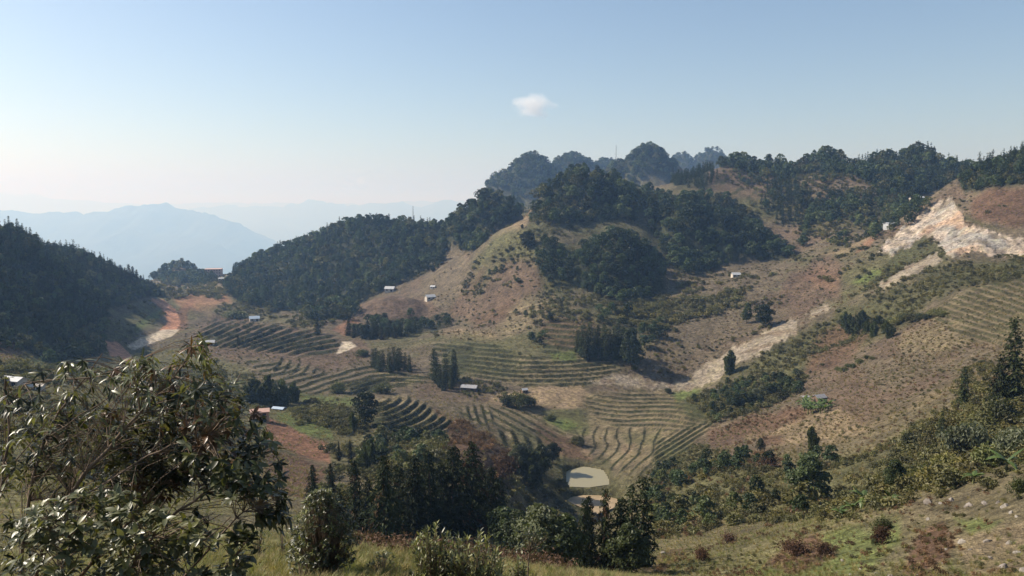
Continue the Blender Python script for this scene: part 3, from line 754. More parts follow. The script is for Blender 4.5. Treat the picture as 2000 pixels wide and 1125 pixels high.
def shrub_crown(n_lobe, n_leaf, size, col, wide=0.62, ragged=0.4):
    parts = []
    for i in range(n_lobe):
        a = rng.uniform(0, 6.283); rad = wide * math.sqrt(rng.random()) * 0.75
        lr = rng.uniform(0.22, 0.4)
        hz = (0.75 - 0.55 * (rad / wide) ** 2) * rng.uniform(0.6, 1.1)
        d = rand_dir(n_leaf); d[:, 2] = np.abs(d[:, 2]) * np.where(rng.random(n_leaf) < .75, 1, -.6)
        p = np.array([math.cos(a) * rad, math.sin(a) * rad, hz * 0.72]) + d * lr * (1 - ragged + ragged * 1.7 * rng.random((n_leaf, 1)))
        p[:, 2] = np.maximum(p[:, 2], 0.02)
        nr = d + rng.normal(size=d.shape) * 0.55 + [0, 0, 0.3]
        s = size * rng.uniform(0.6, 1.4, n_leaf)
        parts.append(leaves(p, nr, rand_dir(n_leaf) + [0, 0, 0.3], s, s * 0.6, np.array(col) * rng.uniform(0.8, 1.2)))
    return join(parts)
def grass_tuft(n, col, spread=0.35, h=1.0, wd=0.035):
    a = rng.uniform(0, 6.283, n); r = spread * np.sqrt(rng.random(n)) * 0.6
    base = np.stack([np.cos(a) * r, np.sin(a) * r, 0 * r], 1)
    out = np.stack([np.cos(a), np.sin(a), 0 * a], 1) + rng.normal(size=(n, 3)) * [.5, .5, 0]
    hh = h * rng.uniform(0.45, 1, n)[:, None]
    side = unit(np.cross(out, [0, 0, 1.0])) * wd
    midp = base + out * hh * 0.16 + [0, 0, 1] * hh * 0.6
    tip = base + out * hh * 0.5 + [0, 0, 1] * hh * 0.92
    V3 = np.stack([base - side, base + side, midp + side * .8, midp - side * .8, tip], 1).reshape(-1, 3)
    i = np.arange(n)[:, None] * 5
    F = np.concatenate([i + [0, 1, 2], i + [0, 2, 3], i + [3, 2, 4]], 1).reshape(-1, 3)
    return V3, F, np.repeat(np.array(col) * rng.uniform(.7, 1.3, (n, 1)), 5, 0)

def leaf_material(name, rough=0.5, spec=0.35, trans=0.22, hue=0.35, jit=(0.68, 1.35)):
    t = NT(name)
    at_ = t.n('VertexColor', layer_name='cover').outputs['Color']
    oi = t.n('ObjectInfo').outputs['Random']
    f = t.ramp(oi, jit[0], jit[1])
    wn_ = t.n('TexWhiteNoise', noise_dimensions='1D'); t.l(oi, wn_.inputs['W'])
    col = t.scale(at_, f)
    col = t.mix(t.ramp(wn_.outputs['Value'], 0, hue, .3, 1), col, (1.55, 1.20, 0.62), 'MULTIPLY')
    t.l(col, t.b.inputs['Base Color'])
    t.b.inputs['Roughness'].default_value = rough
    t.b.inputs['Specular IOR Level'].default_value = spec
    tr = t.n('BsdfTranslucent'); t.l(t.mix(1.0, col, (1.2, 1.3, 0.55), 'MULTIPLY'), tr.inputs['Color'])
    mx = t.n('MixShader'); mx.inputs[0].default_value = trans
    t.l(t.b.outputs[0], mx.inputs[1]); t.l(tr.outputs[0], mx.inputs[2]); t.l(mx.outputs[0], t.out.inputs['Surface'])
    return t.m
M_LEAF = leaf_material('tree_foliage', jit=(.45, 1.6), spec=.2)
M_NEEDLE = leaf_material('conifer_foliage', 0.7, 0.15, 0.12, 0.3)
M_BAMBOO = leaf_material('bamboo_foliage', 0.5, 0.35, 0.28, 0.3)
M_SHRUB = leaf_material('shrub_foliage', 0.55, 0.3, 0.25, 0.45, (0.5, 1.5))
M_GRASS = leaf_material('grass_blades', 0.6, 0.25, 0.3, 0.3, (0.65, 1.4))
M_DRY = leaf_material('dry_foliage', 0.8, 0.15, 0.2, 0.3, (0.6, 1.5))
M_BARK = plain('bark', (.085, .062, .042), 0.9, 0.35, 6.0, 0.2)

GB, GC, GM, GS = (.044, .064, .028), (.030, .044, .022), (.070, .086, .032), (.112, .108, .046)
def proto(name, geo, mat):
    me = mesh_np(name, *geo[:2], False, geo[2]); me.materials.append(mat); return me
trunk_far = lambda h=0.35, r=0.02: tube([(0, 0, -0.06), (0, 0, h * .5), (0.01, 0, h)], r, r * .6, 4)
P = {}
P['broad_far'] = [proto('broad_tree', join([broad_crown(9, 34, 0.135, GB, wide=w_, low=l_), trunk_far()]), M_LEAF) for w_, l_ in ((.42, .3), (.48, .24), (.36, .34), (.52, .28), (.40, .2))] \
 + [proto('broad_tree', join([broad_crown(8, 36, 0.14, c_, wide=w_, low=.25), trunk_far()]), M_LEAF) for c_, w_ in (((.085, .105, .044), .46), ((.065, .092, .045), .40), ((.095, .095, .042), .5))]
P['conifer_far'] = [proto('conifer', join([conifer_crown(13, 6, 4, 0.10, GC, wide=w_, power=p_), trunk_far(.5)]), M_NEEDLE) for w_, p_ in ((.16, .8), (.20, .9), (.14, .6), (.18, .7))]
P['bamboo_far'] = [proto('bamboo', bamboo_crown(n_, 26, 0.10, GM, spread=s_), M_BAMBOO) for n_, s_ in ((12, .22), (14, .3), (10, .16))]
P['shrub_far'] = [proto('shrub', shrub_crown(7, 22, 0.24, GS, wide=w_), M_SHRUB) for w_ in (.55, .7, .62, .5)]
P['dry_far'] = [proto('dry_shrub', shrub_crown(6, 20, 0.22, (.125, .078, .048), wide=w_, ragged=.7), M_DRY) for w_ in (.55, .7)]
P['tuft_far'] = [proto('grass_clump', grass_tuft(22, c_, .9, 1.0, .05), M_GRASS) for c_ in ((.18, .15, .085), (.20, .165, .095), (.155, .142, .07))]
P['tuft'] = [proto('grass_tuft', grass_tuft(34, c_, .5, 1.0, .016), M_GRASS) for c_ in ((.21, .175, .075), (.165, .165, .06), (.24, .195, .10), (.14, .155, .05))]

P['crown_far'] = [proto('crown', broad_crown(9, 34, 0.135, GB, wide=w_, low=l_), M_LEAF) for w_, l_ in ((.44, .3), (.50, .24), (.40, .3), (.54, .26))]
P['trunk_far'] = [proto('trunk', trunk_far(.55, .025), M_LEAF)]
P['crown_con'] = [proto('crown', conifer_crown(13, 6, 4, 0.10, GC, wide=w_, power=p_), M_NEEDLE) for w_, p_ in ((.16, .8), (.20, .9), (.14, .6), (.18, .7))]

# ------------------------------------------------------------------ scattering
AREA = np.zeros_like(Z)
dY = np.gradient(GY[:, 0])[:, None]; dX = np.gradient(gu)[None, :] * GY
AREA = np.abs(dY * dX) * np.sqrt(1 + (np.gradient(Z, axis=0) / dY) ** 2)
RNG = np.random.default_rng(5)
def weights(poly, soft, warp, yr, seed=0):
    idx, m = mask(poly, soft, warp, yr, seed)
    m = m * (REGION[idx] == 0) * (1 - .85 * TERR[idx])
    return idx, m
def sample(idx, wgt, spacing, cap=100000, taken=None):
    """blue-noise-like points on the terrain cells, spacing in metres"""
    a = AREA[idx] * wgt
    tot = a.sum()
    n = int(min(cap * 3, tot / (spacing ** 2) * 2.2)) + 1
    if tot <= 0: return np.zeros((0, 2))
    ch = RNG.choice(len(a), n, p=a / tot)
    r, c = idx[0][ch], idx[1][ch]
    v = gv[r] + RNG.uniform(-.5, .5, n) * np.gradient(gv)[r]
    u = gu[c] + RNG.uniform(-.5, .5, n) * np.gradient(gu)[c]
    Y = np.exp(v); X = u * Y
    grid, keep = {}, []
    g = spacing
    for i in range(n):
        kx, ky = int(X[i] // g), int(Y[i] // g)
        ok = True
        for ax in (kx - 1, kx, kx + 1):
            for ay in (ky - 1, ky, ky + 1):
                for j in grid.get((ax, ay), ()):
                    if (X[i] - X[j]) ** 2 + (Y[i] - Y[j]) ** 2 < (0.72 * g) ** 2: ok = False; break
                if not ok: break
            if not ok: break
        if ok:
            grid.setdefault((kx, ky), []).append(i); keep.append(i)
            if len(keep) >= cap: break
    return np.stack([X[keep], Y[keep]], 1)
STUFF = {}                                       # kind -> list of (x, y, z, height, rotation)
def add_stuff(key, pts, h, seed=0, sink=0.03):
    if len(pts) == 0: return
    hh = RNG.uniform(h[0], h[1], len(pts)) if isinstance(h, tuple) else np.full(len(pts), float(h))
    STUFF.setdefault(key, []).append(np.c_[pts, gz(pts[:, 0], pts[:, 1]) - sink * hh, hh])
LONE = []                                        # individual plants: kind, x, y, height, label, category, group
def add_lone(kind, pts, h, label, cat, group):
    for x, y in pts:
        LONE.append((kind, x, y, RNG.uniform(*h), label, cat, group))

def forest(key, kind, spacing, h, label=None, cat='tree', group=None, soft=3, warp=5, poly=None, yr=None, cap=100000, thin=None, first=None):
    if poly is None: poly, yr = WOODS[key]
    idx, m = weights(poly, soft, warp, yr, len(key or 'x'))
    vis = (PY0[idx] < PYMIN[idx] + 14)
    m = (m > 0.4) * vis
    if thin is not None: m = m * (thin(GX[idx], GY[idx]))
    pts = sample(idx, m, spacing, cap)
    if label and first is not None:
        o_ = np.argsort(pts[:, 1] + 1e5 * (np.abs(pts[:, 0] / pts[:, 1]) > .68))
        add_lone(kind, pts[o_[:first]], h, label, cat, group); add_stuff(kind, pts[o_[first:]], h)
    elif label: add_lone(kind, pts, h, label, cat, group)
    else: add_stuff(kind, pts, h)
    return len(pts)
clump = lambda s, lo: (lambda x, y: sstep(lo, lo + 0.15, fbm(x / s, y / s, 3, 123)))
N = {}
N['C'] = forest('C', 'broad_far', 6.6, (6, 10.5), 'dark round-crowned broadleaf tree on the wooded knoll in the middle of the view', 'tree', 'trees on the knoll in the middle')
N['C2'] = forest('C2', 'broad_far', 7.0, (6, 10), 'broadleaf tree in the small wood on the left flank of the middle knoll', 'tree', 'trees left of the middle knoll')
N['B'] = forest('B', 'broad_far', 8.2, (7, 13))
N['D'] = forest('D', 'broad_far', 8.4, (7, 13), 'broadleaf tree on the lower slope of the long wooded hill right of the knoll', 'tree', 'nearest trees of the wooded hill right of the knoll', first=85)
N['A'] = forest('A', 'broad_far', 8.0, (8, 12))
N['E'] = forest('E', 'broad_far', 10.5, (9, 15))
N['E2'] = forest('E2', 'broad_far', 13, (11, 16))
N['G'] = forest('G', 'broad_far', 9.0, (8, 13))
N['F'] = forest('F', 'conifer_far', 6.0, (10, 14))
N['H'] = forest('H', 'broad_far', 8.4, (8, 13), thin=clump(40, -.3)); N['H2'] = forest('H', 'conifer_far', 9, (10, 15))
N['I'] = forest('I', 'broad_far', 7.5, (5, 11), thin=clump(30, -.4)); N['I2'] = forest('I', 'conifer_far', 12, (8, 13), thin=clump(25, 0))
N['J'] = forest('J', 'conifer_far', 6.5, (8, 14), thin=clump(30, -.4)); N['J2'] = forest('J', 'broad_far', 9, (5, 9), thin=clump(24, -.1))
N['left'] = forest('left', 'conifer_far', 6.2, (7, 11.5), 'dark conifer in the forest covering the left-hand ridge', 'tree', 'nearest conifers of the left-hand ridge', first=215); N['left2'] = forest('left', 'broad_far', 9.5, (5, 8))
N['mid'] = forest('midleft', 'broad_far', 8.6, (5, 12), thin=clump(30, -.5)); N['mid2'] = forest('midleft', 'conifer_far', 17, (11, 15))
N['ridge'] = forest('ridge', 'conifer_far', 6.5, (9, 14), thin=clump(30, -.2)); N['ridge2'] = forest('ridge', 'broad_far', 8, (5, 8))
N['bank'] = forest('bank', 'broad_far', 7.5, (4.5, 8.5), 'broadleaf tree on the wooded bank above the curved terraces', 'tree', 'trees on the bank above the curved terraces', thin=clump(20, -.05))
N['knob'] = forest('knob', 'broad_far', 7.5, (5, 8), 'broadleaf tree at the foot of the reddish knob with the white houses', 'tree', 'trees at the foot of the reddish knob', thin=clump(20, -.2))
for kx, sp, hh in (('A', 4.6, (3, 6)), ('B', 4.6, (3, 6)), ('C', 4.2, (2.5, 5)), ('D', 4.8, (3, 6)), ('E', 6.5, (4, 8)), ('G', 5.5, (3, 6)), ('H', 5.2, (3, 6)), ('left', 4.4, (3, 5.5)), ('midleft', 5.0, (3, 6)), ('ridge', 4.6, (3, 5))):
    forest(kx, 'broad_far', sp, hh)
print('forest counts', N)

W = lambda poly, yr, key, spacing, h, thin=None, soft=8, cap=100000: forest('w', key, spacing, h, soft=soft, warp=8, poly=poly, yr=yr, thin=thin, cap=cap)
# shrubby ground
W(WOODS['bowl'][0], (400, 640), 'shrub_far', 4.2, (2, 5), clump(25, -.25))
W([(1090,540),(1300,585),(1330,640),(1250,690),(1060,640),(1000,650),(1040,600)], (400, 640), 'shrub_far', 4.6, (1.5, 4), clump(18, -.05))
W([(940,460),(1040,430),(1200,440),(1120,500),(1040,520),(900,580)], (480, 720), 'shrub_far', 5, (1.2, 3.6), clump(26, -.05))
W([(880,480),(1020,500),(1100,600),(960,650),(860,640),(840,560)], (440, 800), 'shrub_far', 6.5, (1, 3), clump(24, .1))
W([(850,655),(930,665),(920,700),(880,745),(840,720)], (340, 500), 'shrub_far', 3.0, (1.0, 3.0), clump(18, -.2))
W([(900,660),(1060,695),(1060,745),(920,742)], (340, 500), 'shrub_far', 4.5, (.8, 2.2), clump(10, .1))
W([(420,600),(500,570),(620,630),(700,640),(690,660),(600,645),(480,610)], (480, 800), 'shrub_far', 4.5, (1.2, 4), clump(20, -.2))
W([(300,545),(430,540),(480,560),(450,580),(330,580)], (700, 1300), 'shrub_far', 9, (3, 7), clump(40, -.2))
W([(200,640),(260,598),(330,580),(320,620),(250,680)], (300, 760), 'shrub_far', 5.0, (1, 3), clump(20, -.05))
W([(1320,500),(1400,520),(1540,540),(1520,600),(1400,600),(1320,560)], (400, 650), 'shrub_far', 5, (1.5, 4), clump(18, -.1))
W([(1300,620),(1540,590),(1560,620),(1400,680),(1300,740),(1250,700)], (340, 520), 'shrub_far', 4.5, (.8, 2.6), clump(16, -.05))
W([(1640,480),(1740,470),(1700,560),(1620,560),(1540,500)], (380, 620), 'shrub_far', 5.5, (1.2, 4), clump(14, .1))
W([(1400,330),(1640,340),(1800,390),(1780,450),(1640,480),(1500,440),(1400,400)], (560, 900), 'shrub_far', 4.6, (1.5, 4.5), clump(22, -.3))
W([(1540,420),(1640,400),(1800,400),(1830,410),(1740,460),(1640,480),(1560,490)], (500, 860), 'broad_far', 8, (5, 10), clump(24, -.15))
W([(1420,330),(1700,340),(1700,420),(1540,430)], (560, 900), 'broad_far', 10, (4, 8), clump(22, .0))
W([(1690,560),(1760,500),(1830,465),(1880,500),(2060,480),(2060,560),(1880,560),(1740,640),(1640,690),(1560,750),(1450,740),(1480,690),(1600,640)], (190, 470), 'shrub_far', 3.0, (.9, 2.8), clump(16, -.2))
W([(1860,390),(1900,430),(2000,450),(2060,440),(2060,360),(1900,370)], (380, 600), 'shrub_far', 4.5, (1, 3), clump(14, .0))
W([(1300,800),(1400,755),(1560,735),(1565,765),(1430,818),(1350,832)], (230, 400), 'shrub_far', 2.6, (1.2, 3.4), clump(20, -.35))
W([(1240,900),(1330,855),(1450,900),(1560,920),(1720,880),(1830,820),(1900,700),(2060,720),(2060,930),(1800,975),(1640,1020),(1420,1020),(1280,1060)], (66, 300), 'shrub_far', 1.9, (.5, 1.7), clump(14, -.3))
W([(1240,930),(1400,900),(1560,920),(1640,1000),(1420,1020),(1280,1050)], (90, 260), 'shrub_far', 3.0, (.9, 2.6), clump(12, .0))
W([(1700,960),(1800,820),(1900,740),(2060,740),(2060,930),(1820,972)], (60, 230), 'shrub_far', 2.2, (.9, 2.6), clump(10, -.15))
W([(560,790),(700,800),(860,860),(900,940),(700,960),(640,900)], (140, 400), 'shrub_far', 3.4, (.9, 2.8), clump(14, -.05))
W([(440,720),(560,760),(560,800),(440,800),(330,720)], (220, 480), 'shrub_far', 3.6, (.9, 2.6), clump(14, .0))
W([(840,800),(950,840),(1000,900),(960,960),(900,940),(840,880)], (130, 420), 'dry_far', 2.6, (.9, 2.4), clump(12, -.3))
W([(1380,845),(1480,805),(1560,790),(1600,800),(1490,850),(1530,900),(1480,920),(1400,885)], (130, 330), 'dry_far', 2.6, (.4, 1.3), clump(8, -.05))
W([(1240,910),(1420,900),(1640,900),(1640,1010),(1280,1060)], (90, 260), 'dry_far', 4, (.6, 1.6), clump(9, .05))
W([(640,840),(820,860),(960,930),(900,1030),(620,1020)], (90, 330), 'shrub_far', 3.4, (1.0, 3.2), clump(14, -.2))
W([(1000,930),(1100,960),(1140,1010),(1050,1060),(960,980)], (110, 270), 'shrub_far', 3.2, (1.0, 3.0), clump(14, -.3))
W([(-60,700),(260,740),(420,700),(480,800),(480,980),(-60,980)], (90, 480), 'shrub_far', 4.2, (1.0, 3.4), clump(20, -.1))
W([(840,430),(1900,330),(1900,560),(1500,760),(1280,740),(840,660)], (380, 900), 'shrub_far', 4.5, (.4, 1.5), clump(26, .05), cap=9000)
W([(840,430),(1900,330),(1900,560),(1500,760),(1280,740),(840,660)], (380, 900), 'dry_far', 4.5, (.4, 1.2), clump(22, .02), cap=6000)
W([(0,680),(600,600),(860,640),(860,760),(560,800),(0,900)], (120, 640), 'shrub_far', 4.5, (.4, 1.3), clump(20, .08), cap=4000)
W([(1380,800),(1600,660),(2060,560),(2060,800),(1700,900),(1400,900)], (120, 460), 'dry_far', 2.6, (.25, .8), clump(20, .03), cap=7000)
W([(1380,800),(1600,660),(2060,560),(2060,800),(1700,900),(1400,900)], (120, 460), 'shrub_far', 2.8, (.3, 1.0), clump(18, .08), cap=5000)
W([(1300,1080),(1640,1010),(1820,972),(2060,925),(2060,1140),(1280,1140)], (34, 122), 'shrub_far', 1.5, (.12, .45), clump(7, .05))
W([(1300,1080),(1640,1010),(1820,972),(2060,925),(2060,1140),(1280,1140)], (34, 122), 'dry_far', 1.3, (.15, .5), clump(6, .12))
W([(1490,1110),(1540,1055),(1600,1035),(1645,1085),(1570,1120)], (34, 122), 'dry_far', 1.5, (.2, .55), None)
W([(1760,1135),(1785,1050),(1840,1015),(1875,1060),(1805,1140)], (30, 122), 'dry_far', 1.4, (.2, .5), None)
W([(575,790),(690,800),(725,845),(650,850),(590,825)], (200, 420), 'shrub_far', 2.4, (1.0, 3.2), clump(14, -.3))
W([(735,852),(860,862),(900,930),(780,945),(720,900)], (140, 420), 'shrub_far', 2.4, (1.0, 3.4), clump(14, -.3))
W([(735,852),(860,862),(900,930),(780,945),(720,900)], (140, 420), 'broad_far', 5, (3, 6), clump(12, .0))
W([(860,735),(1000,745),(980,775),(880,770)], (300, 460), 'shrub_far', 2.8, (1.0, 3.0), clump(12, -.2))
W([(1260,920),(1400,900),(1640,900),(1640,1000),(1420,1020),(1280,1050)], (90, 260), 'broad_far', 4.6, (2.2, 4.8), clump(12, .02))
W([(1300,800),(1400,755),(1560,735),(1565,765),(1430,818),(1350,832)], (230, 400), 'broad_far', 4.5, (2.5, 5), clump(16, -.1))
W([(900,560),(960,470),(1040,450),(1060,540),(1010,600),(930,640)], (440, 700), 'shrub_far', 3.6, (.8, 2.6), clump(12, .12))
W([(900,540),(1000,480),(1060,540),(1120,600),(1000,640),(900,620)], (440, 700), 'broad_far', 7, (2.5, 5.5), clump(12, .2))
# hedges on the terrace banks
bidx = np.nonzero((BANK > 0.45) & (GY > 150) & (PY0 < PYMIN + 8) & ~((PX0 > 1110) & (PX0 < 1420) & (PY0 > 755)))
bw = np.ones(len(bidx[0]))
add_stuff('shrub_far', sample(bidx, bw * sstep(-.3, .3, fbm(GX[bidx] / 9, GY[bidx] / 9, 2, 66)), 1.1, 9000), (.2, .6))
N['vil'] = forest('x', 'broad_far', 9, (8, 13), poly=[(300,548),(325,520),(350,504),(385,520),(425,545),(400,556),(320,560)], yr=(860, 1300), thin=clump(40, -.4))
# coarse grass on the middle slopes, finer tufts close by
for yr, key, sp, h, cap in (((120, 300), 'tuft_far', 1.7, (.4, .9), 16000), ((300, 480), 'tuft_far', 3.2, (.5, 1.1), 12000), ((30, 125), 'tuft', .62, (.14, .46), 26000)):
    idx = np.nonzero((GY > yr[0]) & (GY < yr[1]) & (np.abs(U) < .75) & (PY0 < PYMIN + 6) & (REGION == 0) & (BANK < .3))
    wgt = sstep(-.45, .25, mid[idx]) * np.where((PX0[idx] > 1010) & (PX0[idx] < 1400) & (PY0[idx] > 745) & (PY0[idx] < 985), .12, 1) * (1 - .9 * TERR[idx]) + .03
    add_stuff(key, sample(idx, wgt, sp, cap), h)
idx = np.nonzero((GY > 7) & (GY < 34) & (np.abs(U) < .8) & (PY0 < 1200))
add_stuff('tuft', sample(idx, np.ones(len(idx[0])) * (1.6 - sstep(8, 34, GY[idx])), .19, 16000), (.10, .34), sink=.05)

# ---- one object per mass of vegetation, its plants placed by a geometry node tree
def scatter_object(name, meshes, data, label):
    hid = bpy.data.collections.new(name + ' kinds')
    for me in meshes:
        hid.objects.link(bpy.data.objects.new(name, me))
    n = len(data)
    me = bpy.data.meshes.new(name)
    me.vertices.add(n); me.vertices.foreach_set('co', data[:, :3].astype(np.float32).ravel())
    for nm, typ, val in (('tall', 'FLOAT', data[:, 3]), ('turn', 'FLOAT', RNG.uniform(0, 6.283, n)), ('wide', 'FLOAT', RNG.uniform(.85, 1.2, n))):
        me.attributes.new(nm, typ, 'POINT').data.foreach_set('value', np.asarray(val, np.float32))
    at_ = me.attributes.new('pick', 'INT', 'POINT'); at_.data.foreach_set('value', RNG.integers(0, len(meshes), n).astype(np.int32))
    ng = bpy.data.node_groups.new(name, 'GeometryNodeTree')
    ng.interface.new_socket('Geometry', in_out='INPUT', socket_type='NodeSocketGeometry')
    ng.interface.new_socket('Geometry', in_out='OUTPUT', socket_type='NodeSocketGeometry')
    L = ng.links.new; nn = ng.nodes.new
    gi, go = nn('NodeGroupInput'), nn('NodeGroupOutput')
    m2p, ci, iop = nn('GeometryNodeMeshToPoints'), nn('GeometryNodeCollectionInfo'), nn('GeometryNodeInstanceOnPoints')
    ci.inputs[0].default_value = hid; ci.inputs['Separate Children'].default_value = True; ci.inputs['Reset Children'].default_value = True
    iop.inputs['Pick Instance'].default_value = True
    def attr(nm, typ):
        a = nn('GeometryNodeInputNamedAttribute'); a.data_type = typ; a.inputs['Name'].default_value = nm; return a.outputs[0]
    rot = nn('ShaderNodeCombineXYZ'); L(attr('turn', 'FLOAT'), rot.inputs[2])
    tall, wide = attr('tall', 'FLOAT'), attr('wide', 'FLOAT')
    mu = nn('ShaderNodeMath'); mu.operation = 'MULTIPLY'; L(tall, mu.inputs[0]); L(wide, mu.inputs[1])
    sx = nn('ShaderNodeCombineXYZ'); L(mu.outputs[0], sx.inputs[0]); L(mu.outputs[0], sx.inputs[1]); L(tall, sx.inputs[2])
    L(gi.outputs[0], m2p.inputs[0]); L(m2p.outputs[0], iop.inputs['Points']); L(ci.outputs[0], iop.inputs['Instance'])
    L(attr('pick', 'INT'), iop.inputs['Instance Index']); L(rot.outputs[0], iop.inputs['Rotation']); L(sx.outputs[0], iop.inputs['Scale'])
    L(iop.outputs[0], go.inputs[0])
    o = link(name, me, kind='stuff', label=label)
    o.modifiers.new('plants', 'NODES').node_group = ng
    return o
for key, nm, lab in (('broad_far', 'broadleaf_forest', 'dense dark broadleaf forest over the rounded hills'), ('conifer_far', 'conifer_forest', 'dark conifer forest on the left ridge and the far slopes'),
                     ('shrub_far', 'scrub', 'low green and olive scrub over the slopes and terrace banks'), ('dry_far', 'dry_scrub', 'brown dried scrub below the terraces and the bare field'),
                     ('tuft_far', 'coarse_grass', 'straw-coloured coarse grass on the slopes'), ('tuft', 'meadow_grass', 'short grass of the sunny meadow in the foreground')):
    d = np.concatenate(STUFF[key]); print(nm, len(d))
    scatter_object(nm, P[key], d, lab)
NAMES = {'broad_far': 'broadleaf_tree', 'conifer_far': 'conifer_tree', 'bamboo_far': 'bamboo_clump', 'shrub_far': 'shrub', 'dry_far': 'dry_shrub'}

# ------------------------------------------------------------------ single plants, nearer and larger
def pc(geo, mat, nm='crown'): return proto(nm, geo, mat)
def trunk_geo(h, r, lean=0.03, col=(.085, .062, .042), limbs=5):
    parts = [tube([(0, 0, -0.05), (lean * .3, 0, h * .4), (lean, lean * .5, h)], r, r * .45, 7, col)]
    for i in range(limbs):
        a = i * 2.4 + .5; z0 = h * (0.45 + 0.5 * i / limbs)
        e = 0.2 + 0.05 * (i % 3)
        parts.append(tube([(lean * z0 / h, 0, z0), (math.cos(a) * e * .5, math.sin(a) * e * .5, z0 + .10), (math.cos(a) * e, math.sin(a) * e, z0 + .24)], r * .4, r * .12, 5, col))
    return join(parts)
M_TRUNK = leaf_material('trunk_bark', 0.9, 0.15, 0.0, 0.0, (0.8, 1.2))
LIGHTB = (.080, .092, .052)
MID = {
 'conifer': ([pc(conifer_crown(26, 9, 11, .062, (.026, .035, .015), wide=w_ * 1.5, power=p_ * .75, low=.04, tip=t_), M_NEEDLE) for w_, p_, t_ in
              ((.17, .85, (.07, (.075, .05, .028))), (.20, .95, None), (.15, .8, (.22, (.075, .046, .028))), (.21, .9, (.05, (.06, .055, .03))))],
             [pc(trunk_geo(.8, .018, .01, limbs=0), M_TRUNK, 'trunk')]),
 'cypress': ([pc(conifer_crown(26, 8, 8, .055, (.040, .052, .021), wide=w_, power=.45, low=.03), M_NEEDLE) for w_ in (.11, .13)], [pc(trunk_geo(.7, .014, .005, limbs=0), M_TRUNK, 'trunk')]),
 'broad': ([pc(broad_crown(15, 150, .066, c_, wide=w_, low=l_, ragged=.4), M_LEAF) for c_, w_, l_ in (((.036, .050, .022), .40, .22), (LIGHTB, .46, .25), ((.044, .058, .024), .34, .2))],
           [pc(trunk_geo(.55, .022), M_TRUNK, 'trunk')]),
 'bamboo': ([pc(bamboo_crown(26, 80, .085, (.066, .082, .030), spread=s_ * 1.5, culm=False), M_BAMBOO) for s_ in (.2, .27, .14)], None),
 'shrub': ([pc(shrub_crown(13, 110, .115, c_, wide=w_, ragged=.5), M_SHRUB) for c_, w_ in (((.085, .095, .036), .55), ((.115, .118, .048), .65), ((.060, .072, .028), .5))],
           [pc(join([tube([(0, 0, -.05), (.12 * math.cos(a), .12 * math.sin(a), .25), (.3 * math.cos(a), .3 * math.sin(a), .55)], .03, .01, 4) for a in (0, 1.3, 2.6, 3.9, 5.1)]), M_TRUNK, 'stem')]),
 'pale': ([pc(shrub_crown(14, 130, .11, (.115, .125, .075), wide=.6, ragged=.5), M_SHRUB)], [pc(join([tube([(0, 0, -.05), (.1 * math.cos(a), .1 * math.sin(a), .3), (.3 * math.cos(a), .3 * math.sin(a), .6)], .03, .01, 4) for a in (0, 2, 4)]), M_TRUNK, 'stem')]),
 'dry': ([pc(shrub_crown(12, 90, .10, (.085, .05, .034), wide=.6, ragged=.7), M_DRY)], [pc(join([tube([(0, 0, -.05), (.2 * math.cos(a), .2 * math.sin(a), .4), (.45 * math.cos(a), .45 * math.sin(a), .75)], .02, .006, 4, (.14, .10, .07)) for a in (0, 1, 2.2, 3.3, 4.4, 5.4)]), M_TRUNK, 'stem')]),
}
culm_geo = lambda s_: join([tube([(0.1 * math.cos(a), 0.1 * math.sin(a), -.03), (s_ * .5 * math.cos(a), s_ * .5 * math.sin(a), .35), (s_ * .8 * math.cos(a), s_ * .8 * math.sin(a), .6)], .008, .003, 4, (.12, .13, .05)) for a in np.arange(9) * .7])
MID['bamboo'] = (MID['bamboo'][0], [pc(culm_geo(.18), M_TRUNK, 'culm')])
FARP = {}
for kk, kind, kw in (('broad_far', 'broad', None), ('conifer_far', 'conifer', None)):
    FARP[kk] = 1
PNAME = {'conifer': 'conifer_tree', 'cypress': 'conifer_tree', 'broad': 'broadleaf_tree', 'bamboo': 'bamboo_clump', 'shrub': 'shrub', 'pale': 'shrub', 'dry': 'dry_shrub'}
PCAT = {'conifer': 'tree', 'cypress': 'tree', 'broad': 'tree', 'bamboo': 'bamboo', 'shrub': 'shrub', 'pale': 'shrub', 'dry': 'shrub'}
PPART = {'conifer': ('crown', 'trunk'), 'cypress': ('crown', 'trunk'), 'broad': ('crown', 'trunk'), 'bamboo': ('foliage', 'culm'), 'shrub': ('foliage', 'stem'), 'pale': ('foliage', 'stem'), 'dry': ('foliage', 'stem')}
def grow_plant(kind, X, Y, h, wide=1.0, label=None, group=None, var=None, cat=None):
    crowns, trunks = MID[kind]
    root = link(PNAME[kind], None, label=label, cat=cat or PCAT[kind], group=group, loc=(X, Y, float(gz(X, Y)) - .02 * h))
    root.scale = (h * wide, h * wide, h)
    root.rotation_euler = (RNG.uniform(-.04, .04), RNG.uniform(-.04, .04), RNG.uniform(0, 6.28))
    a, b = PPART[kind]
    c = link(a, crowns[RNG.integers(len(crowns)) if var is None else var], parent=root); c['kind'] = 'stuff'
    t_ = link(b, trunks[0], parent=root)
    if b in ('culm', 'stem'): t_['kind'] = 'stuff'
    return root
def plant(kind, px, py, hpx, label, wide=1.0, group=None, var=None, yr=(60, 1e9)):
    p = at(px, py, yr)
    return grow_plant(kind, p.x, p.y, hpx / FPX * p.y, wide, label, group, var)
G1, G2, G3 = 'tall conifers below the foreground meadow', 'trees standing round the drained pond', 'conifers on the slope beside the orange field'
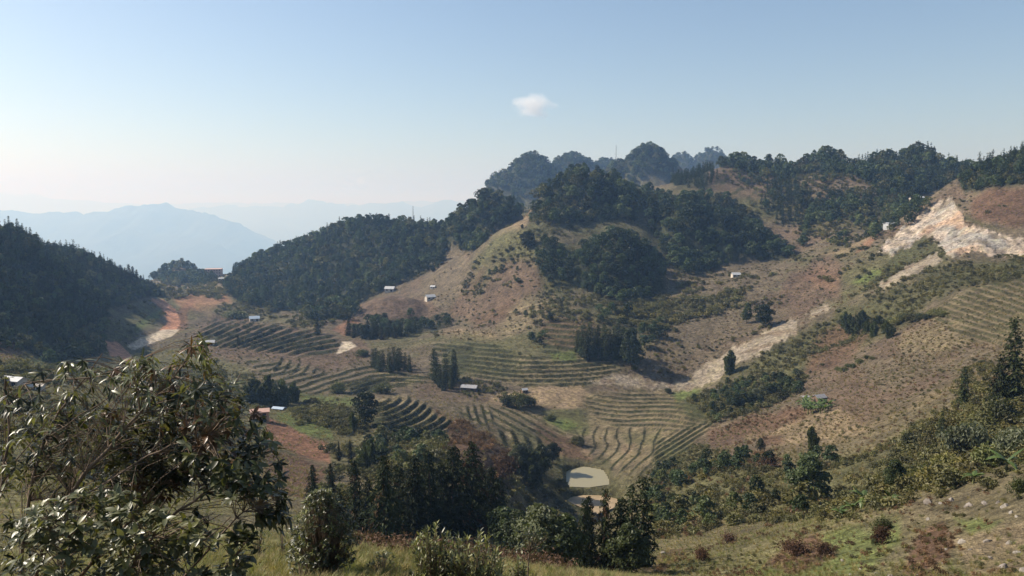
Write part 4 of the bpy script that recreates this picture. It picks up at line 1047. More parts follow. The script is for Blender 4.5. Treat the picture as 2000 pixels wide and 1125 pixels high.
SINGLE = [
 # bottom middle
 ('conifer',750,1062,195,'tall dark conifer with brown lower branches, first big one right of the rounded shrub',1.05,G1,0),
 ('conifer',806,1050,181,'dark conifer standing just right of the brown-bottomed tall conifer',1.0,G1,1),
 ('conifer',842,1046,189,'slim dark conifer in the middle of the conifer row behind the upright glossy shrub',.95,G1,3),
 ('conifer',882,1045,195,'dark conifer behind the left half of the upright glossy shrub',1.0,G1,1),
 ('conifer',925,1046,200,'tallest brown-flecked conifer behind the right half of the upright glossy shrub',1.05,G1,2),
 ('conifer',962,1048,154,'lower bushy conifer at the right end of the row behind the upright shrub',1.1,G1,3),
 ('conifer',697,1035,150,'brownish thin conifer standing behind the leafy round shrub',.9,G1,2),
 ('conifer',612,990,92,'small dark conifer left of the two brownish ones below the orange field',.95,G3,0),
 ('conifer',648,975,78,'slim small conifer between the orange field and the brownish conifer',.8,G3,2),
 ('conifer',662,900,42,'little reddish conifer above the end of the orange field',.6,G3,2),
 ('conifer',685,905,48,'little green conifer right of the reddish one above the orange field',.7,G3,0),
 ('broad',1062,1112,128,'grey-green open-crowned broadleaf tree at the left end of the dark grove by the pond',1.0,G2,1),
 ('broad',1105,1118,118,'dark broadleaf tree in front of the drained pond, left of two little conifer tops',1.0,G2,0),
 ('conifer',1138,1115,158,'first small pointed conifer top in front of the drained pond',.7,G2,1),
 ('conifer',1153,1112,164,'second small pointed conifer top in front of the drained pond',.7,G2,0),
 ('conifer',1180,1118,182,'narrow dark conifer whose top crosses the middle of the drained pond',.65,G2,2),
 ('conifer',1208,1118,165,'dark conifer below the right corner of the drained pond',1.1,G2,1),
 ('cypress',1235,1112,185,'dark slender tree just left of the tallest column by the pond',1.2,G2,0),
 ('cypress',1258,1108,200,'tallest dark column-shaped conifer right of the drained pond',1.25,G2,1),
 ('broad',1225,1122,110,'low dark tree at the foot of the tall column-shaped conifer',1.1,G2,2),
 ('broad',1015,1085,95,'bushy dark tree behind the thin pale sapling',1.1,G2,2),
 ('broad',985,1070,85,'bushy dark tree between the conifer row and the pond grove',1.1,G2,0),
 # tree group left of the pond
 ('broad',1012,925,60,'light green tree at the left end of the clump beside the fish pond',.9,'clump left of the fish pond',1),
 ('bamboo',1035,945,90,'tall feathery bamboo in the clump beside the fish pond',1.1,'clump left of the fish pond',0),
 ('broad',1058,930,66,'dark round tree in the clump beside the fish pond',1.0,'clump left of the fish pond',2),
 ('broad',1080,905,42,'small dark tree nearest the upper left corner of the fish pond',1.0,'clump left of the fish pond',0),
 ('shrub',1092,958,30,'low dark shrub at the lower left corner of the fish pond',1.0,'clump left of the fish pond',2),
 ('dry',985,935,62,'bare reddish-brown tree between the conifers and the pond clump',.8,None,0),
 # left middle
 ('bamboo',498,790,66,'left plume of the bamboo grove above the grey-roofed shed',1.0,'bamboo grove above the grey-roofed shed',0),
 ('bamboo',525,792,72,'tallest plume of the bamboo grove above the grey-roofed shed',1.0,'bamboo grove above the grey-roofed shed',1),
 ('bamboo',552,792,66,'dense plume right of the tallest one above the grey-roofed shed',1.0,'bamboo grove above the grey-roofed shed',0),
 ('bamboo',574,786,50,'right end plume of the bamboo grove above the grey-roofed shed',.9,'bamboo grove above the grey-roofed shed',2),
 ('broad',712,832,68,'dark oval tree at the left end of the curved grass terraces',.95,None,0),
 ('bamboo',690,842,46,'small feathery bamboo left of the dark oval tree',.8,None,2),
 ('bamboo',727,912,72,'tall feathery bamboo below the curved grass terraces',.9,None,1),
 ('bamboo',712,922,55,'shorter bamboo at the left side of the one below the curved terraces',.8,None,0),
 ('shrub',660,768,26,'round shrub beside the small dark terraces',1.0,None,0),
 ('shrub',745,768,24,'round shrub at the right end of the small dark terraces',1.3,None,2),
 ('conifer',620,652,34,'lone dark conifer left of the reddish knob',1.1,None,0),
 ('shrub',690,645,18,'bush left of the red earth scar below the knob',1.0,None,2),
 ('shrub',705,695,16,'dark bush beside the pale concrete yard',1.5,None,2),
 ('shrub',460,622,20,'dark bush next to the blue-roofed hut above the striped terraces',1.8,None,2),
 ('conifer',466,672,18,'small conifer among the striped terraces',1.0,None,0),
 # valley floor
 ('shrub',1012,796,40,'round leafy thicket with a white roof beside it on the tan paddy',.85,None,2),
 ('shrub',1032,794,28,'lower right half of the round leafy thicket on the tan paddy',1.0,None,0),
 ('shrub',992,792,28,'lower left half of the round leafy thicket on the tan paddy',1.0,None,2),
 ('shrub',1076,822,16,'small dark bush casting a shadow on the green paddy',1.1,None,2),
 ('shrub',1128,868,22,'green bush below the green paddy beside the paddy lines',.9,None,1),
 ('broad',1232,722,84,'tall thin-stemmed tree at the corner of the rubble stream and the curved terraces',.75,None,2),
 ('shrub',1240,722,12,'dark round bush at the foot of the tall thin-stemmed tree',1.2,None,2),
 ('shrub',1304,768,14,'little dark bush at the lower edge of the rubble stream',.9,None,2),
 ('bamboo',1426,730,58,'bushy column of bamboo standing at the edge of the pale rubble stream',.95,None,2),
 ('broad',1490,640,46,'dark round tree on the brown slope above the rubble stream',1.1,'pair of trees on the brown slope',0),
 ('broad',1458,632,42,'lighter slim tree left of the dark round one above the rubble stream',.7,'pair of trees on the brown slope',2),
 ('bamboo',1586,884,66,'dark feathery bamboo standing alone on the bare field below the hut',.75,None,2),
 ('broad',1580,990,108,'wide open-crowned tree on the scrub slope below the lone bamboo',1.15,None,2),
 ('broad',1485,885,30,'small sapling beside the dark brown earth mound',.7,None,1),
 ('dry',1505,912,30,'dark brown thicket on the earth mound below the bare field',1.2,None,0),
 # right edge
 ('cypress',1882,795,86,'dark upright tree between the brown slope and the right edge',1.4,None,0),
 ('cypress',1978,780,172,'big dark tree cut by the right edge of the picture',1.3,None,1),
 ('conifer',1952,790,100,'shorter dark conifer at the left foot of the big tree on the right edge',1.2,None,0),
 ('cypress',1836,860,62,'narrow dark conifer in the scrub left of the pale-leaved thicket',1.2,None,1),
 ('shrub',1782,870,34,'rounded green shrub left of the narrow dark conifer',1.0,None,2),
 ('pale',1885,895,92,'large thicket of pale grey-green leaves near the right edge',.75,None,0),
 ('pale',1988,890,70,'pale-leaved shrub at the very right edge below the big dark tree',.8,None,0),
 ('broad',1745,965,70,'dark leafy tree above the banana plants on the right slope',.8,None,0),
 ('shrub',1850,930,52,'olive shrub below the large pale-leaved thicket',.9,None,1),
 ('shrub',1930,915,60,'olive shrub between the pale thicket and the banana plant at the right',.8,None,0),
 ('shrub',1800,945,46,'green shrub above the dark boulder on the grassy slope',.9,None,0),
 ('shrub',1915,850,60,'bright green shrub behind the large pale thicket',.9,None,1),
 ('shrub',1960,830,60,'dense olive shrub under the big dark tree at the right edge',.9,None,0),
 ('shrub',1720,1036,34,'small dark green bush alone on the open grassy slope',.95,None,2),
 ('shrub',1710,1070,18,'little green tuft of leaves on top of the dark brown bush',.8,None,2),
 ('dry',1720,1112,46,'dark brown withered bush under a green tuft on the grassy slope',.7,None,0),
 ('dry',1612,1095,38,'dark brown withered bush at the left of the grassy slope',.7,None,0),
 ('dry',1552,1085,42,'wide reddish-brown withered bush at the bottom right of the middle',1.1,None,0),
 ('dry',1372,1095,36,'dark withered bush on the slope right of the tall column conifer',.8,None,0),
 ('dry',1425,1060,24,'reddish dry bush at the lower edge of the scrub slope',1.2,None,0),
 ('shrub',1985,985,44,'dark green shrub behind the white stones at the right edge',.7,None,2),
 ('broad',1030,488,36,'lone dark round tree on the tan shoulder of the middle spur',1.1,None,0),
 ('broad',1020,448,10,'tiny dark tree on the tan crest of the middle spur',.8,None,0),
]
for px_, h_ in ((722, 120), (778, 150), (825, 150), (863, 155), (903, 160), (943, 150), (975, 120), (668, 90)):
    SINGLE.append(('conifer', px_, 1042, h_, 'shorter dark conifer filling a gap in the row of tall conifers', 1.15, 'gap-filling conifers behind the meadow', None))
for kind, px, py, hpx, label, wide, group, var in SINGLE:
    plant(kind, px, py, hpx, label, wide, group, var)
# clumps of narrow conifers and bamboo in the valley
def clumpset(kind, pts, hpx, label, group, wide=1.0):
    for i, (px, py) in enumerate(pts):
        plant(kind, px + RNG.uniform(-2, 2), py, hpx * RNG.uniform(.75, 1.15), label, wide, group)
clumpset('cypress', [(728 + 7 * i, 716 + (i * 5) % 13) for i in range(11)], 42, 'slim conifer in the dense clump between the pale yard and the curved paddies', 'conifer clump right of the pale yard', 1.6)
clumpset('cypress', [(848 + 6 * i, 742 + (i * 7) % 24) for i in range(8)], 58, 'slim bluish conifer in the file above the grey-roofed cottage', 'conifers above the grey-roofed cottage', 1.5)
clumpset('conifer', [(682 + 9 * i, 655 + (i * 5) % 9) for i in range(12)], 30, 'dark conifer in the row at the foot of the reddish knob', 'conifer row below the reddish knob', 1.1)
clumpset('cypress', [(1128 + 8 * i, 688 + (i * 7) % 17) for i in range(13)], 62, 'tall dark conifer on the bank above the curved terraces', 'conifers above the curved terraces', 1.5)
clumpset('conifer', [(236 + 8 * i, 548 + 3 * i) for i in range(6)], 36, 'conifer standing out against the mist at the right end of the left ridge', 'conifers at the end of the left ridge', .95)
clumpset('bamboo', [(1650 + 11 * i, 640 + (i * 9) % 26) for i in range(9)], 40, 'bamboo in the dark band above the olive field on the right slope', 'bamboo band on the right slope', .9)
clumpset('shrub', [(1740 + 14 * i, 632 - 3 * i + (i * 5) % 9) for i in range(8)], 20, 'dark shrub in the hedge below the grassy right-hand terraces', 'hedge below the right-hand terraces', 1.2)
clumpset('shrub', [(1636 + 11 * i, 724 - 5 * i + (i * 7) % 11) for i in range(7)], 12, 'shrub in the line along the edge of the olive field', 'shrub line along the olive field', 1.1)
clumpset('conifer', [(1905 + 11 * i, 330 - 2 * i) for i in range(9)], 26, 'conifer on the skyline above the quarry face', 'skyline conifers above the quarry', .95)
clumpset('broad', [(1440 + 12 * i, 800 - 5 * i) for i in range(9)], 30, 'bushy tree in the dark thicket right of the paddy lines', 'thicket right of the paddy lines', 1.1)

# ---- single trees of the small woods: trunk and crown as parts
for kind, x, y, h, label, cat, group in LONE:
    root = link(NAMES[kind], None, label=label, cat=cat, group=group, loc=(x, y, float(gz(x, y)) - .04 * h))
    wd = h * RNG.uniform(.88, 1.2)
    root.scale = (wd, wd, h); root.rotation_euler = (RNG.uniform(-.05, .05), RNG.uniform(-.05, .05), RNG.uniform(0, 6.28))
    kc = P['crown_con' if kind == 'conifer_far' else 'crown_far']; c = link('crown', kc[RNG.integers(len(kc))], parent=root); c['kind'] = 'stuff'
    link('trunk', P['trunk_far'][0], parent=root)

# ---- banana plants: every leaf its own part
M_BANANA = leaf_material('banana_leaf', 0.4, 0.45, 0.35, 0.4, (0.8, 1.25))
def banana_leaf_geo(droop):
    m = 7; t = np.linspace(0, 1, m)
    x = t * 1.0; z = 0.55 * t - droop * t ** 2.2
    wv = 0.17 * np.sin(np.pi * np.clip(t * .93 + .05, 0, 1)) ** .7
    V3 = []
    for i in range(m):
        V3 += [(x[i], -wv[i], z[i] - .03), (x[i], 0, z[i] + .02), (x[i], wv[i], z[i] - .03)]
    F = []
    for i in range(m - 1):
        for k_ in (0, 1):
            a = i * 3 + k_; F += [(a, a + 1, a + 4), (a, a + 4, a + 3)]
    return np.array(V3), np.array(F), np.tile((.075, .115, .030), (m * 3, 1))
BL = [proto('banana_leaf', banana_leaf_geo(d_), M_BANANA) for d_ in (.25, .55, .9)]
BT = proto('stem', tube([(0, 0, -.1), (0.02, 0, .5), (0, 0, 1.0)], .09, .05, 7, (.12, .12, .05)), M_TRUNK)
def banana(px, py, hpx, label, group, n_leaf=8, yr=(50, 1e9)):
    p = at(px, py, yr); h = hpx / FPX * p.y
    root = link('banana_plant', None, label=label, cat='banana plant', group=group, loc=p)
    s = link('stem', BT, parent=root); s.scale = (h * .7, h * .7, h * .5)
    for i in range(n_leaf):
        l_ = link('leaf', BL[RNG.integers(3)], parent=root)
        sc_ = h * RNG.uniform(.55, .8)
        l_.scale = (sc_, sc_, sc_); l_.location = (0, 0, h * .45)
        l_.rotation_euler = (RNG.uniform(-.2, .2), RNG.uniform(-.55, .15), i * 2.4 + RNG.uniform(-.3, .3))
GBN = 'banana plants at the edge of the grassy slope'
banana(1640, 1012, 30, 'banana plant with raised leaves at the left end of the grassy slope edge', GBN)
banana(1664, 1004, 34, 'broad dark-leaved banana plant second from the left on the slope edge', GBN)
banana(1686, 992, 46, 'tallest upright-leaved banana plant on the grassy slope edge', GBN)
banana(1742, 986, 30, 'banana plant with one pale upright leaf left of the dark boulder', GBN, 5)
banana(1900, 945, 34, 'banana plant with pale flat leaves below the large pale thicket', GBN, 7)
banana(1965, 922, 50, 'tall banana plant near the right edge beside the pale-leaved shrub', GBN, 7)
for i in range(10):
    banana(1568 + 5.4 * i + RNG.uniform(-3, 3), 796 + (i * 7) % 15, 26, 'banana plant in the dense grove in front of the grey-roofed field hut', 'banana grove at the field hut', 7, (150, 400))

# ------------------------------------------------------------------ rocks
def rock_geo(seed, flat=.75):
    r_ = np.random.default_rng(seed)
    n_, m_ = 6, 9
    V3, F = [], []
    cuts = [(unit(r_.normal(size=3)), r_.uniform(.35, .8)) for _ in range(11)]
    for i in range(n_):
        th = math.pi * (i + .5) / n_
        for j in range(m_):
            a = 2 * math.pi * j / m_
            d = np.array([math.sin(th) * math.cos(a), math.sin(th) * math.sin(a), math.cos(th)])
            r = 1 + .12 * mnoise.noise(Vector(d * 1.7 + seed))
            for nrm_, c_ in cuts:
                k_ = float(d @ nrm_)
                if k_ > 1e-3: r = min(r, c_ / k_)
            V3.append(d * r * [1, .8, flat])
    for i in range(n_ - 1):
        for j in range(m_):
            a, b = i * m_ + j, i * m_ + (j + 1) % m_
            F += [(a, a + m_, b + m_), (a, b + m_, b)]
    V3 += [(0, 0, flat * .8), (0, 0, -flat * .8)]
    for j in range(m_):
        F += [(len(V3) - 2, j, (j + 1) % m_), (len(V3) - 1, (n_ - 1) * m_ + (j + 1) % m_, (n_ - 1) * m_ + j)]
    return np.array(V3), np.array(F), np.tile((.3, .27, .23), (len(V3), 1))
def rock_material(name, ca, cb):
    t = NT(name); pos = t.n('TexCoord').outputs['Object']
    n1 = t.noise(pos, 1.6, 6, .7)
    t.l(t.mix(t.ramp(n1, 0, 1, .38, .62), ca, cb), t.b.inputs['Base Color'])
    t.b.inputs['Roughness'].default_value = .9; t.bump(t.noise(pos, 4, 6, .7), .7, .12)
    return t.m
M_ROCKW, M_ROCKG, M_ROCKD = rock_material('pale_limestone', (.31, .28, .24), (.18, .155, .125)), rock_material('grey_limestone', (.27, .24, .21), (.14, .115, .095)), rock_material('weathered_stone', (.10, .085, .07), (.20, .17, .14))
RG = [rock_geo(s_) for s_ in (3, 8, 15, 23, 31)]
RK = {}
for nm, mt in (('w', M_ROCKW), ('g', M_ROCKG), ('d', M_ROCKD)):
    RK[nm] = [proto('rock', g_, mt) for g_ in RG]
def rock(px, py, wpx, tone, label, flat=1.0, group=None):
    p = at(px, py, (20, 130)); s_ = wpx / FPX * p.y * .5
    o = link('boulder', RK[tone][RNG.integers(5)], label=label, cat='rock', group=group, loc=(p.x, p.y, p.z + s_ * .05 * flat))
    o.scale = (s_, s_, s_ * flat); o.rotation_euler = (RNG.uniform(-.3, .3), RNG.uniform(-.3, .3), RNG.uniform(0, 6.28))
GR = 'rocks on the grassy slope at the lower right'
for a in [(1815,982,32,'d','big dark boulder at the crest of the grassy slope'),(1838,984,16,'w','narrow pale stone wedged at the right side of the dark boulder'),(1858,978,30,'g','grey boulder just right of the dark boulder'),
          (1893,988,34,'g','long light grey boulder in the middle of the slope crest'),(1925,985,20,'g','small grey rock right of the long light boulder'),(1963,990,30,'w','large pale block in the stone heap at the right edge'),
          (1975,1002,20,'w','pale block below the large one in the stone heap'),(1985,1010,16,'w','lowest small block of the stone heap at the right edge'),(1950,982,16,'g','grey stone at the left end of the stone heap'),
          (1814,1015,16,'w','flat pale stone lying in the grass below the dark boulder'),(1680,1112,13,'w','bright white cube-like stone low on the grassy slope'),(1660,1122,10,'w','small white stone at the bottom edge left of the white cube-like stone'),
          (1712,1120,14,'w','pale stone below the withered bush at the bottom edge'),(1622,1084,8,'w','tiny white stone beside the withered bush'),(1880,1060,30,'w','large cracked pale rock on the bare patch at lower right'),
          (1848,1074,16,'w','pale rock left of the cracked rock on the bare patch'),(1896,1074,14,'w','small pale rock right of the cracked rock'),(1930,1058,26,'g','grey rock right of the cracked pale rock'),
          (1972,1062,30,'g','grey rock at the right edge above the eroded bank'),(1985,1080,22,'w','pale rock under the grey rock at the right edge'),(1885,1122,22,'w','pale rock at the bottom edge under the bare patch'),
          (1960,1110,40,'g','broad rock slab in the eroded bank at the lower right corner'),(1908,1015,9,'w','little stone alone in the green grass'),(1790,1125,14,'g','grey stone at the bottom edge in the dark brush'),
          (1295,1081,14,'w','white stone at the foot of the scrub right of the tall column conifer'),(1935,1092,18,'g','brownish rock in front of the broad rock slab'),(1998,1118,30,'g','rock cut off by the lower right corner'),
          (1840,1100,10,'w','small pale rock between the dark brush and the bare patch')]:
    rock(*a[:4], a[4], .8, GR)
# small stones lying in the grass of the lower right slope
idx_, m_ = mask([(1640,1060),(1830,990),(2060,960),(2060,1140),(1620,1140)], 8, 8, (28, 100))
STUFF['stones'] = []
add_stuff('stones', sample(idx_, m_ * sstep(-.1, .5, mid[idx_]), 1.6, 260), (.05, .22))
scatter_object('stones', RK['w'][:3] + RK['g'][:2], STUFF['stones'][0], 'small stones scattered in the grass of the lower right slope')
# loose blocks of the quarry fan and the rubble stream
idx = np.nonzero(((REGION == 4) | (REGION == 5)) & (GY > 250) & (GY < 640) & (PY0 < PYMIN + 3))
STUFF['rubble'] = []
pts = sample(idx, sstep(-.2, .5, mid[idx]), 3.0, 1500)
add_stuff('rubble', pts, .6); d = STUFF['rubble'][0]; d[:, 3] = .15 + .7 * RNG.random(len(d)) ** 3
scatter_object('rubble', RK['w'][:4], d, 'pale broken stones of the quarry fan and the dry rubble stream')

# ------------------------------------------------------------------ houses
M_WHITE = plain('white_sheet_roof', (.40, .41, .42), .55, .12, .6)
M_GREYR = plain('grey_tile_roof', (.27, .27, .28), .8, .25, 1.5)
M_BLUER = plain('blue_sheet_roof', (.36, .44, .52), .5, .12, .6)
M_WALL = plain('plaster_wall', (.50, .45, .38), .9, .15, .8)
M_PINK = plain('pink_plaster', (.46, .30, .24), .9, .15, .8)
M_ORNG = plain('orange_plaster', (.55, .31, .17), .9, .15, .8)
M_MUDW = plain('timber_wall', (.16, .11, .075), .9, .25, 1.5)
M_OPEN = plain('dark_opening', (.02, .02, .022), .4, .1, 1)
def box_geo(cx, cy, cz, sx, sy, sz):
    V3 = np.array([(x, y, z) for z in (-.5, .5) for x, y in ((-.5, -.5), (.5, -.5), (.5, .5), (-.5, .5))]) * [sx, sy, sz] + [cx, cy, cz]
    return V3, [(0,3,2,1),(4,5,6,7),(0,1,5,4),(1,2,6,5),(2,3,7,6),(3,0,4,7)]
def mesh_py(nm, parts):
    V3, F, off = [], [], 0
    for v, f in parts:
        V3 += [tuple(map(float, q_)) for q_ in v]; F += [tuple(i + off for i in q_) for q_ in f]; off += len(v)
    me = bpy.data.meshes.new(nm); me.from_pydata(V3, [], F); me.update(); return me
def house(px, py, wpx, label, wall=M_WALL, roof=M_WHITE, depth=.7, hgt=.32, rise=.22, rot=0.2, floors=1, flat=False, name='house', group=None, cat='house', yr=(100, 1e9)):
    p = at(px, py, yr); L_ = wpx / FPX * p.y; D_ = L_ * depth; H_ = L_ * hgt
    root = link(name, None, label=label, cat=cat, group=group, loc=(p.x, p.y, p.z)); root.rotation_euler = (0, 0, rot)
    base = 1.5
    if flat:
        link('wall', mesh_py('wall', [box_geo(0, 0, (H_ - base) / 2, L_, D_, H_ + base)]), wall, root)
        link('roof', mesh_py('roof', [box_geo(0, 0, H_ + .12, L_ * 1.05, D_ * 1.05, .24)]), roof, root)
    else:
        v, f = box_geo(0, 0, (H_ - base) / 2, L_, D_, H_ + base)
        v = np.r_[v, [(-L_ / 2, 0, H_ + L_ * rise), (L_ / 2, 0, H_ + L_ * rise)]]
        f = [f[0]] + [(0,1,5,4),(2,3,7,6),(1,2,6,9,5),(3,0,4,8,7),(4,5,9,8),(6,7,8,9)]
        link('wall', mesh_py('wall', [(v, f)]), wall, root)
        e, th = L_ * .06, .12
        sl = L_ * rise / (D_ / 2)
        a = D_ / 2 + e; zb = H_ - e * sl + .06
        V3 = []
        for z_ in (0, th):
            for x in (-L_ / 2 - e, L_ / 2 + e):
                V3 += [(x, -a, zb + z_), (x, 0, H_ + L_ * rise + .06 + z_), (x, a, zb + z_)]
        link('roof', mesh_py('roof', [(V3, [(0,1,4,3),(1,2,5,4),(6,9,10,7),(7,10,11,8),(0,3,9,6),(2,8,11,5),(0,6,7,1),(1,7,8,2),(3,4,10,9),(4,5,11,10)])]), roof, root)
    nw = max(2, int(L_ / 3.2)); fh = H_ / floors
    for fl in range(floors):
        for i in range(nw):
            x = -L_ / 2 + L_ * (i + .5) / nw
            dr = fl == 0 and i == nw // 2
            wv, hv = (L_ / nw * .42, fh * (.72 if dr else .42))
            link('door' if dr else 'window', mesh_py('opening', [box_geo(x, -D_ / 2 - .01, fl * fh + (hv / 2 + .02 if dr else fh * .55), wv, .10, hv)]), M_OPEN, root)
    return root
house(840, 585, 18, 'white-roofed farmhouse at the right foot of the reddish knob', rot=.5)
house(846, 563, 10, 'tiny white hut on the tan slope above the right farmhouse', rot=-.4)
house(762, 569, 18, 'white-roofed farmhouse on top of the reddish knob', rot=-.2)
house(1437, 540, 16, 'low white-roofed house at the edge of the tan field in the bowl', rot=.1, hgt=.25)
house(1739, 445, 22, 'white building at the left end of the quarry', M_WHITE, hgt=.35, rot=.3, rise=.12)
house(1790, 390, 26, 'long pale shed below the wooded hill on the right skyline', depth=.4, hgt=.16, rise=.08, rot=.1, name='shed', cat='shed')
house(1600, 784, 22, 'grey-roofed field hut behind the dense banana grove', M_MUDW, M_GREYR, hgt=.4, rot=.4, name='hut', cat='hut', yr=(150, 400))
house(1574, 778, 15, 'low lean-to shed left of the field hut', M_MUDW, M_GREYR, hgt=.2, rise=.06, rot=.2, name='shed', cat='shed', yr=(150, 400))
house(917, 762, 30, 'grey-roofed cottage at the foot of the terraced hill', M_MUDW, M_GREYR, depth=.45, hgt=.22, rise=.13, rot=-.25, name='cottage', cat='cottage')
house(1024, 766, 12, 'white-roofed shelter at the edge of the round thicket', M_MUDW, M_WHITE, hgt=.4, rot=.5, name='hut', cat='hut')
house(497, 627, 18, 'blue-roofed hut above the striped terraces', M_WALL, M_BLUER, rot=.4, name='hut', cat='hut')
house(410, 674, 18, 'white hut at the left end of the striped terraces', M_WALL, M_WHITE, rot=.2, name='hut', cat='hut')
house(545, 802, 24, 'grey-roofed shed below the bamboo grove', M_MUDW, M_BLUER, depth=.5, hgt=.2, rise=.1, rot=-.3, name='shed', cat='shed')
house(28, 752, 44, 'white-roofed house at the left edge behind the big shrub', M_WALL, M_WHITE, depth=.5, hgt=.25, rise=.12, rot=-.3)
house(70, 760, 30, 'low cream-roofed house right of the one at the left edge', M_WALL, M_WALL, depth=.5, hgt=.22, rise=.1, rot=.15)
house(285, 772, 30, 'low orange-walled house seen through the big shrub', M_ORNG, M_WALL, depth=.5, hgt=.4, rise=.1, rot=.1)
house(508, 822, 34, 'orange-pink house half hidden by the right side of the big shrub', M_ORNG, M_PINK, hgt=.6, rise=.12, rot=.3, floors=2)
GV = 'village houses in the gap beyond the saddle'
for a in [(418,540,30,'largest pink building of the village in the gap',M_PINK,.5,3),(398,542,18,'pale building left of the largest pink one in the gap',M_WALL,.4,2),(375,542,20,'pale low building at the left of the village in the gap',M_WALL,.3,1),
          (352,538,14,'small white building at the far left of the village in the gap',M_WHITE,.35,1),(440,548,24,'long low building right of the pink one in the gap',M_WALL,.2,1),(460,546,16,'grey building at the right end of the village in the gap',M_GREYR,.3,1)]:
    house(a[0], a[1], a[2], a[3], a[4], M_WHITE if a[4] is not M_PINK else M_PINK, hgt=a[5], floors=a[6], flat=True, rot=.2, group=GV, yr=(700, 1400))

# ------------------------------------------------------------------ masts on the hills
M_STEEL = plain('galvanised_steel', (.30, .31, .32), .5, .1, 1, .5, .3)
def mast(px, py, hpx, label, yr):
    p = at(px, py, yr); h = hpx / FPX * p.y; r = h * .04
    root = link('lattice_mast', None, label=label, cat='mast', loc=p)
    legs = []
    for k_ in range(4):
        a = k_ * math.pi / 2 + .4
        lg = proto('leg', tube([(math.cos(a) * r, math.sin(a) * r, -1), (math.cos(a) * r * .3, math.sin(a) * r * .3, h)], h * .004, h * .003, 4, (.3, .3, .3)), M_STEEL)
        link('leg', lg, parent=root)
    br = []
    for i in range(9):
        for k_ in range(4):
            z0, z1 = h * i / 9, h * (i + 1) / 9
            f0, f1 = 1 - .7 * i / 9, 1 - .7 * (i + 1) / 9
            a, b = k_ * math.pi / 2 + .4, (k_ + 1) * math.pi / 2 + .4
            br.append(tube([(math.cos(a) * r * f0, math.sin(a) * r * f0, z0), (math.cos(b) * r * f1, math.sin(b) * r * f1, z1)], h * .002, h * .002, 3, (.3, .3, .3)))
    o = link('bracing', proto('bracing', join(br), M_STEEL), parent=root); o['kind'] = 'stuff'
mast(807, 432, 38, 'thin lattice mast on the wooded hill in the left middle', (760, 1000))
mast(1203, 318, 36, 'thin mast on the skyline between the far rounded hills', (1500, 2300))

# ------------------------------------------------------------------ foreground shrubs with real leaves
def big_leaf_material(name, jit):
    t = NT(name)
    at_ = t.n('VertexColor', layer_name='cover').outputs['Color']
    geo = t.n('NewGeometry')
    f = t.ramp(t.n('ObjectInfo').outputs['Random'], *jit)
    col = t.scale(at_, f)
    col = t.mix(t.mul(geo.outputs['Backfacing'], .75), col, (.135, .14, .09))
    t.l(col, t.b.inputs['Base Color'])
    t.b.inputs['Roughness'].default_value = .38
    t.b.inputs['Specular IOR Level'].default_value = .42
    tr = t.n('BsdfTranslucent'); t.l(t.mix(1.0, col, (1.5, 1.5, .5), 'MULTIPLY'), tr.inputs['Color'])
    mx = t.n('MixShader'); mx.inputs[0].default_value = .25
    t.l(t.b.outputs[0], mx.inputs[1]); t.l(tr.outputs[0], mx.inputs[2]); t.l(mx.outputs[0], t.out.inputs['Surface'])
    return t.m
M_BIG = big_leaf_material('large_leaf', (.75, 1.3))
M_TWIG = plain('twig_bark', (.16, .115, .08), .85, .3, 8, .25)
def leaf_template(width, droop, fold=.25, m=6):
    """one leaf of length 1 along +x, folded on its midrib and drooping at the tip"""
    t = np.linspace(0, 1, m)
    wv = width * np.sin(np.pi * np.clip(t * .94 + .03, 0, 1)) ** .85 * (1 - .25 * t)
    V3 = []
    for i in range(m):
        z = -droop * t[i] ** 2
        V3 += [(t[i], -wv[i], z + fold * wv[i]), (t[i], 0, z), (t[i], wv[i], z + fold * wv[i])]
    F = []
    for i in range(m - 1):
        for k_ in (0, 1):
            a = i * 3 + k_; F += [(a, a + 3, a + 4), (a, a + 4, a + 1)]
    return np.array(V3), np.array(F)
def P3px(px, py, Y):
    u, s = ray(px, py); return np.array([float(u) * Y, Y, float(s) * Y])
HR = np.random.default_rng(21)
